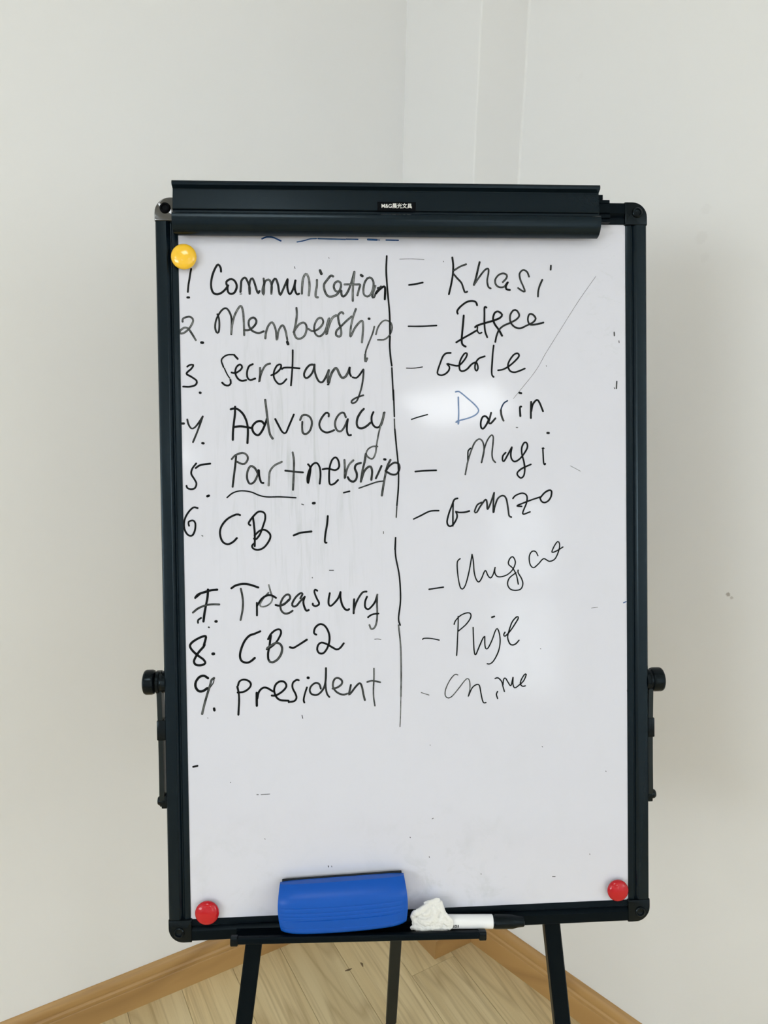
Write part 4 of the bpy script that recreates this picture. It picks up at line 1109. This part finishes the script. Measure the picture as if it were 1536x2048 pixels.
# board eraser, stuck on a little askew
er = empty('board_eraser', MB @ Matrix.Translation((-0.0872, -0.4034, 0.0040)) @ Matrix.Rotation(math.radians(1.75), 4, 'Z'))
tag(er, 'blue plastic board eraser with black felt, resting above the pen tray', 'eraser')
EL, EH = 0.0750, 0.0286
b = bmesh.new()
st = []
NS = 36
prof = []
def front(t):      # t from 0 (top) to 1 (bottom): height and depth of the moulded face
    y = EH * (1 - 2 * t)
    z = 0.0270 + 0.0042 * math.sin(math.pi * min(1, max(0, t)) ** 0.9)
    return y, z
grooves = [0.40, 0.50, 0.58, 0.66, 0.84]
ts = sorted(set([i / 30 for i in range(31)] + [g + d for g in grooves for d in (-0.018, 0.0, 0.018)]))
for i in range(NS + 1):
    x = -1 + 2 * i / NS
    ax = abs(x)
    endk = (1 - ax ** 9)                       # rounds the ends
    dep = -0.0030 * ax ** 2.5 - 0.0040 * ax ** 12
    hh = 1.0 - 0.05 * ax ** 8
    zt = front(0.0)[1] + dep - 0.0105; zb = front(1.0)[1] + dep - 0.0045
    kx = 1 + 0.042 * math.sin(math.pi * 0.08)
    L = [(0.0036, EH * 0.985 * hh), (0.0036 + (zt - 0.0036) * 0.45, EH * hh), (0.0036 + (zt - 0.0036) * 0.85, EH * hh)]
    loop = [(EL * x * kx, y, z) for z, y in L]
    for t in ts:
        y, z = front(t)
        z = z + dep
        edge = min(t, 1 - t)
        if t < 0.32: z -= 0.0105 * (1 - t / 0.32) ** 2
        if 1 - t < 0.10: z -= 0.0045 * (1 - (1 - t) / 0.10) ** 2
        sag = 0.035 * (1 - x * x)              # the mouldings bow downwards in the middle
        for g in grooves:
            if abs(t - g) < 0.005: z -= 0.0006 * (1 - ax ** 6)
        loop.append((EL * x * (1 + (0.042 * math.sin(math.pi * min(1.0, 0.08 + t * 0.9)))), (y - EH * 2 * sag * (0.9 * t)) * hh, z))
    yb = -EH * (1 + 0.07 * 0.9 * (1 - x * x)) * hh
    loop += [(EL * x, yb, 0.0036 + (zb - 0.0036) * 0.85), (EL * x, yb, 0.0036 + (zb - 0.0036) * 0.4), (EL * x, -EH * 0.985 * hh, 0.0036)]
    st.append(loop)
loft(b, st)
link('body', b, M['blue'], parent=er, smooth=32)
link('felt_pad', BX(-EL + 0.0015, EL - 0.0015, -EH + 0.0004, EH + 0.0003, 0.0, 0.0040, bevel=0.0006), M['felt'], parent=er)

# crumpled tissue
def tissue():
    o = empty('crumpled_tissue', MB @ Matrix.Translation((0.0190, -0.4255, 0.0135)))
    tag(o, 'crumpled white tissue on the pen tray beside the blue eraser', 'tissue')
    b = bmesh.new()
    def blob(c, r):
        g = bmesh.ops.create_icosphere(b, subdivisions=3, radius=1.0)
        for v in g['verts']: v.co = Vector((c[0] + v.co.x * r[0], c[1] + v.co.y * r[1], c[2] + v.co.z * r[2]))
    blob((0.000, -0.0065, 0.000), (0.0225, 0.0090, 0.0068))
    blob((0.001, 0.0030, 0.0002), (0.0180, 0.0125, 0.0066))
    blob((0.0060, 0.0120, -0.0010), (0.0095, 0.0075, 0.0062))
    def fold(pts, r0, r1, flat=0.62):
        """one soft fold of paper: a tapered roll through the given points (mm)"""
        P = [Vector(p) * 0.001 for p in pts]
        P = [P[0] * 2 - P[1]] + P + [P[-1] * 2 - P[-2]]
        C_ = []
        for i in range(1, len(P) - 2):
            for k in range(7):
                t = k / 7; a, q, c, d = P[i - 1], P[i], P[i + 1], P[i + 2]
                C_.append(0.5 * ((2 * q) + (c - a) * t + (2 * a - 5 * q + 4 * c - d) * t * t + (3 * q - a - 3 * c + d) * t ** 3))
        C_.append(P[-2]); n = len(C_); rings = []
        for i, c in enumerate(C_):
            d = (C_[min(n - 1, i + 1)] - C_[max(0, i - 1)]).normalized()
            e = d.cross(Vector((0, 0, 1))).normalized(); f = d.cross(e)
            t = i / (n - 1)
            r = 0.00118 * (r0 + (r1 - r0) * t) * math.sin(math.pi * (0.07 + 0.86 * t)) ** 0.35
            ring = []
            for k in range(12):
                an = 2 * math.pi * k / 12
                w_ = 1 + 0.16 * noise.noise(c * 420 + Vector((math.cos(an), math.sin(an), 0)))
                ring.append(c + (e * math.cos(an) + f * math.sin(an) * flat) * r * w_)
            rings.append(ring)
        loft(b, rings)
    for pts, r0, r1 in (
        (((-12, -8, 5.5), (-2, -12, 7), (8, -9.5, 8), (15, -2, 6.5), (15, 8, 4), (13, 18, 1.5)), 4.4, 3.6),
        (((-20, -6, 1), (-20.5, 3, 3), (-14, 7.5, 4), (-6, 12.5, 4), (1, 16.5, 2)), 3.6, 3.4),
        (((-15, -2, 5), (-6, -4.5, 7.5), (4, 0, 7.5), (6.5, 8, 6), (3, 14, 4)), 4.0, 3.4),
        (((-24, -14.5, 1), (-17, -12, 4), (-8, -14, 6.5), (2, -14.6, 6.5)), 3.4, 3.4),
        (((6, -14.8, 6.5), (17, -13, 7.5), (24, -9, 8.5), (22.5, -1, 9), (17, 5, 7)), 3.6, 3.4),
        (((13, -6, 7), (20, -5, 9), (25.5, -13.5, 8.0)), 3.2, 2.6),
        (((-7, 15, 1), (4, 17.5, 1.5), (12.5, 20, 0)), 3.2, 2.8),
        (((-10, 4, 5.5), (-3, 6.5, 6.5), (0, 12, 5)), 2.8, 2.4),
        (((-2, -7, 8), (5, -4, 8.6), (10, 1, 7.5)), 2.6, 2.2),
        (((9, 6, 5.5), (10.5, 12, 4), (8.5, 17, 2.5)), 2.8, 2.2),
        (((-22, -9, 0), (-16, -6, 4), (-9, -10, 6)), 3.0, 2.6)):
        fold(pts, r0, r1)
    for v in b.verts:
        fl = tray_v(v.co.x + 0.0190) - 0.0014 + 0.4255
        v.co.y = max(v.co.y, fl); v.co.z = max(-0.0085, min(v.co.z, 0.0105))
        if v.co.y < fl + 0.006: v.co.z = min(v.co.z, 0.0080)
    h = link('paper_heap', b, M['tissue'], parent=o, smooth=180)
    m1 = h.modifiers.new('merge', 'REMESH'); m1.mode = 'VOXEL'; m1.voxel_size = 0.00055; m1.use_smooth_shade = True
    m2 = h.modifiers.new('soften', 'SMOOTH'); m2.factor = 0.5; m2.iterations = 3
    tx = bpy.data.textures.new('crinkle', 'CLOUDS'); tx.noise_scale = 0.005; tx.noise_depth = 2
    m3 = h.modifiers.new('crinkle', 'DISPLACE'); m3.texture = tx; m3.strength = 0.0022; m3.mid_level = 0.55
tissue()

# white whiteboard marker with a black cap
ang = -math.atan(0.045)
mk = empty('whiteboard_marker', MB @ Matrix.Translation((0.0968, -0.4364, 0.0140)) @ Matrix.Rotation(ang, 4, 'Z'))
tag(mk, 'white marker pen with a black cap poking out of the tissue on the tray', 'marker pen')
b = bmesh.new(); lathe(b, [(-0.078, 0), (-0.078, 0.0070), (-0.076, 0.0082), (-0.0005, 0.0082), (0, 0.0078), (0, 0)], (1, 0, 0), (0, 0, 0), 36); link('barrel', b, M['whiteplastic'], parent=mk, smooth=35)
b = bmesh.new(); lathe(b, [(0.0002, 0), (0.0002, 0.0074), (0.0016, 0.0080), (0.0022, 0.0086), (0.024, 0.0084), (0.026, 0.0080), (0.031, 0.0068), (0.0385, 0.0060), (0.0395, 0.0050), (0.0395, 0)], (1, 0, 0), (0, 0, 0), 36)
cap = link('cap', b, M['plastic'], parent=mk, smooth=35)
b = bmesh.new()      # part of the printed lettering on the barrel
def on_barrel(x0, x1, a0, a1, n=5):
    r = 0.00828; sl = []
    for i in range(n + 1):
        a = math.radians(a0 + (a1 - a0) * i / n)
        sl.append((r * math.sin(a), r * math.cos(a)))
    for (ya, za), (yb, zb) in zip(sl, sl[1:]):
        k = 0.0
        vs = [b.verts.new(p) for p in ((x0, ya, za), (x1, ya, za), (x1, yb, zb), (x0, yb, zb))]
        b.faces.new(vs)
for x, wd in ((-0.0505, 0.0014), (-0.0484, 0.0010), (-0.0467, 0.0010), (-0.0447, 0.0013)):
    on_barrel(x, x + wd, -24, 4)
on_barrel(-0.0484, -0.0457, -24, -18); on_barrel(-0.0484, -0.0457, -2, 4)
link('print', b, M['print'], parent=mk)
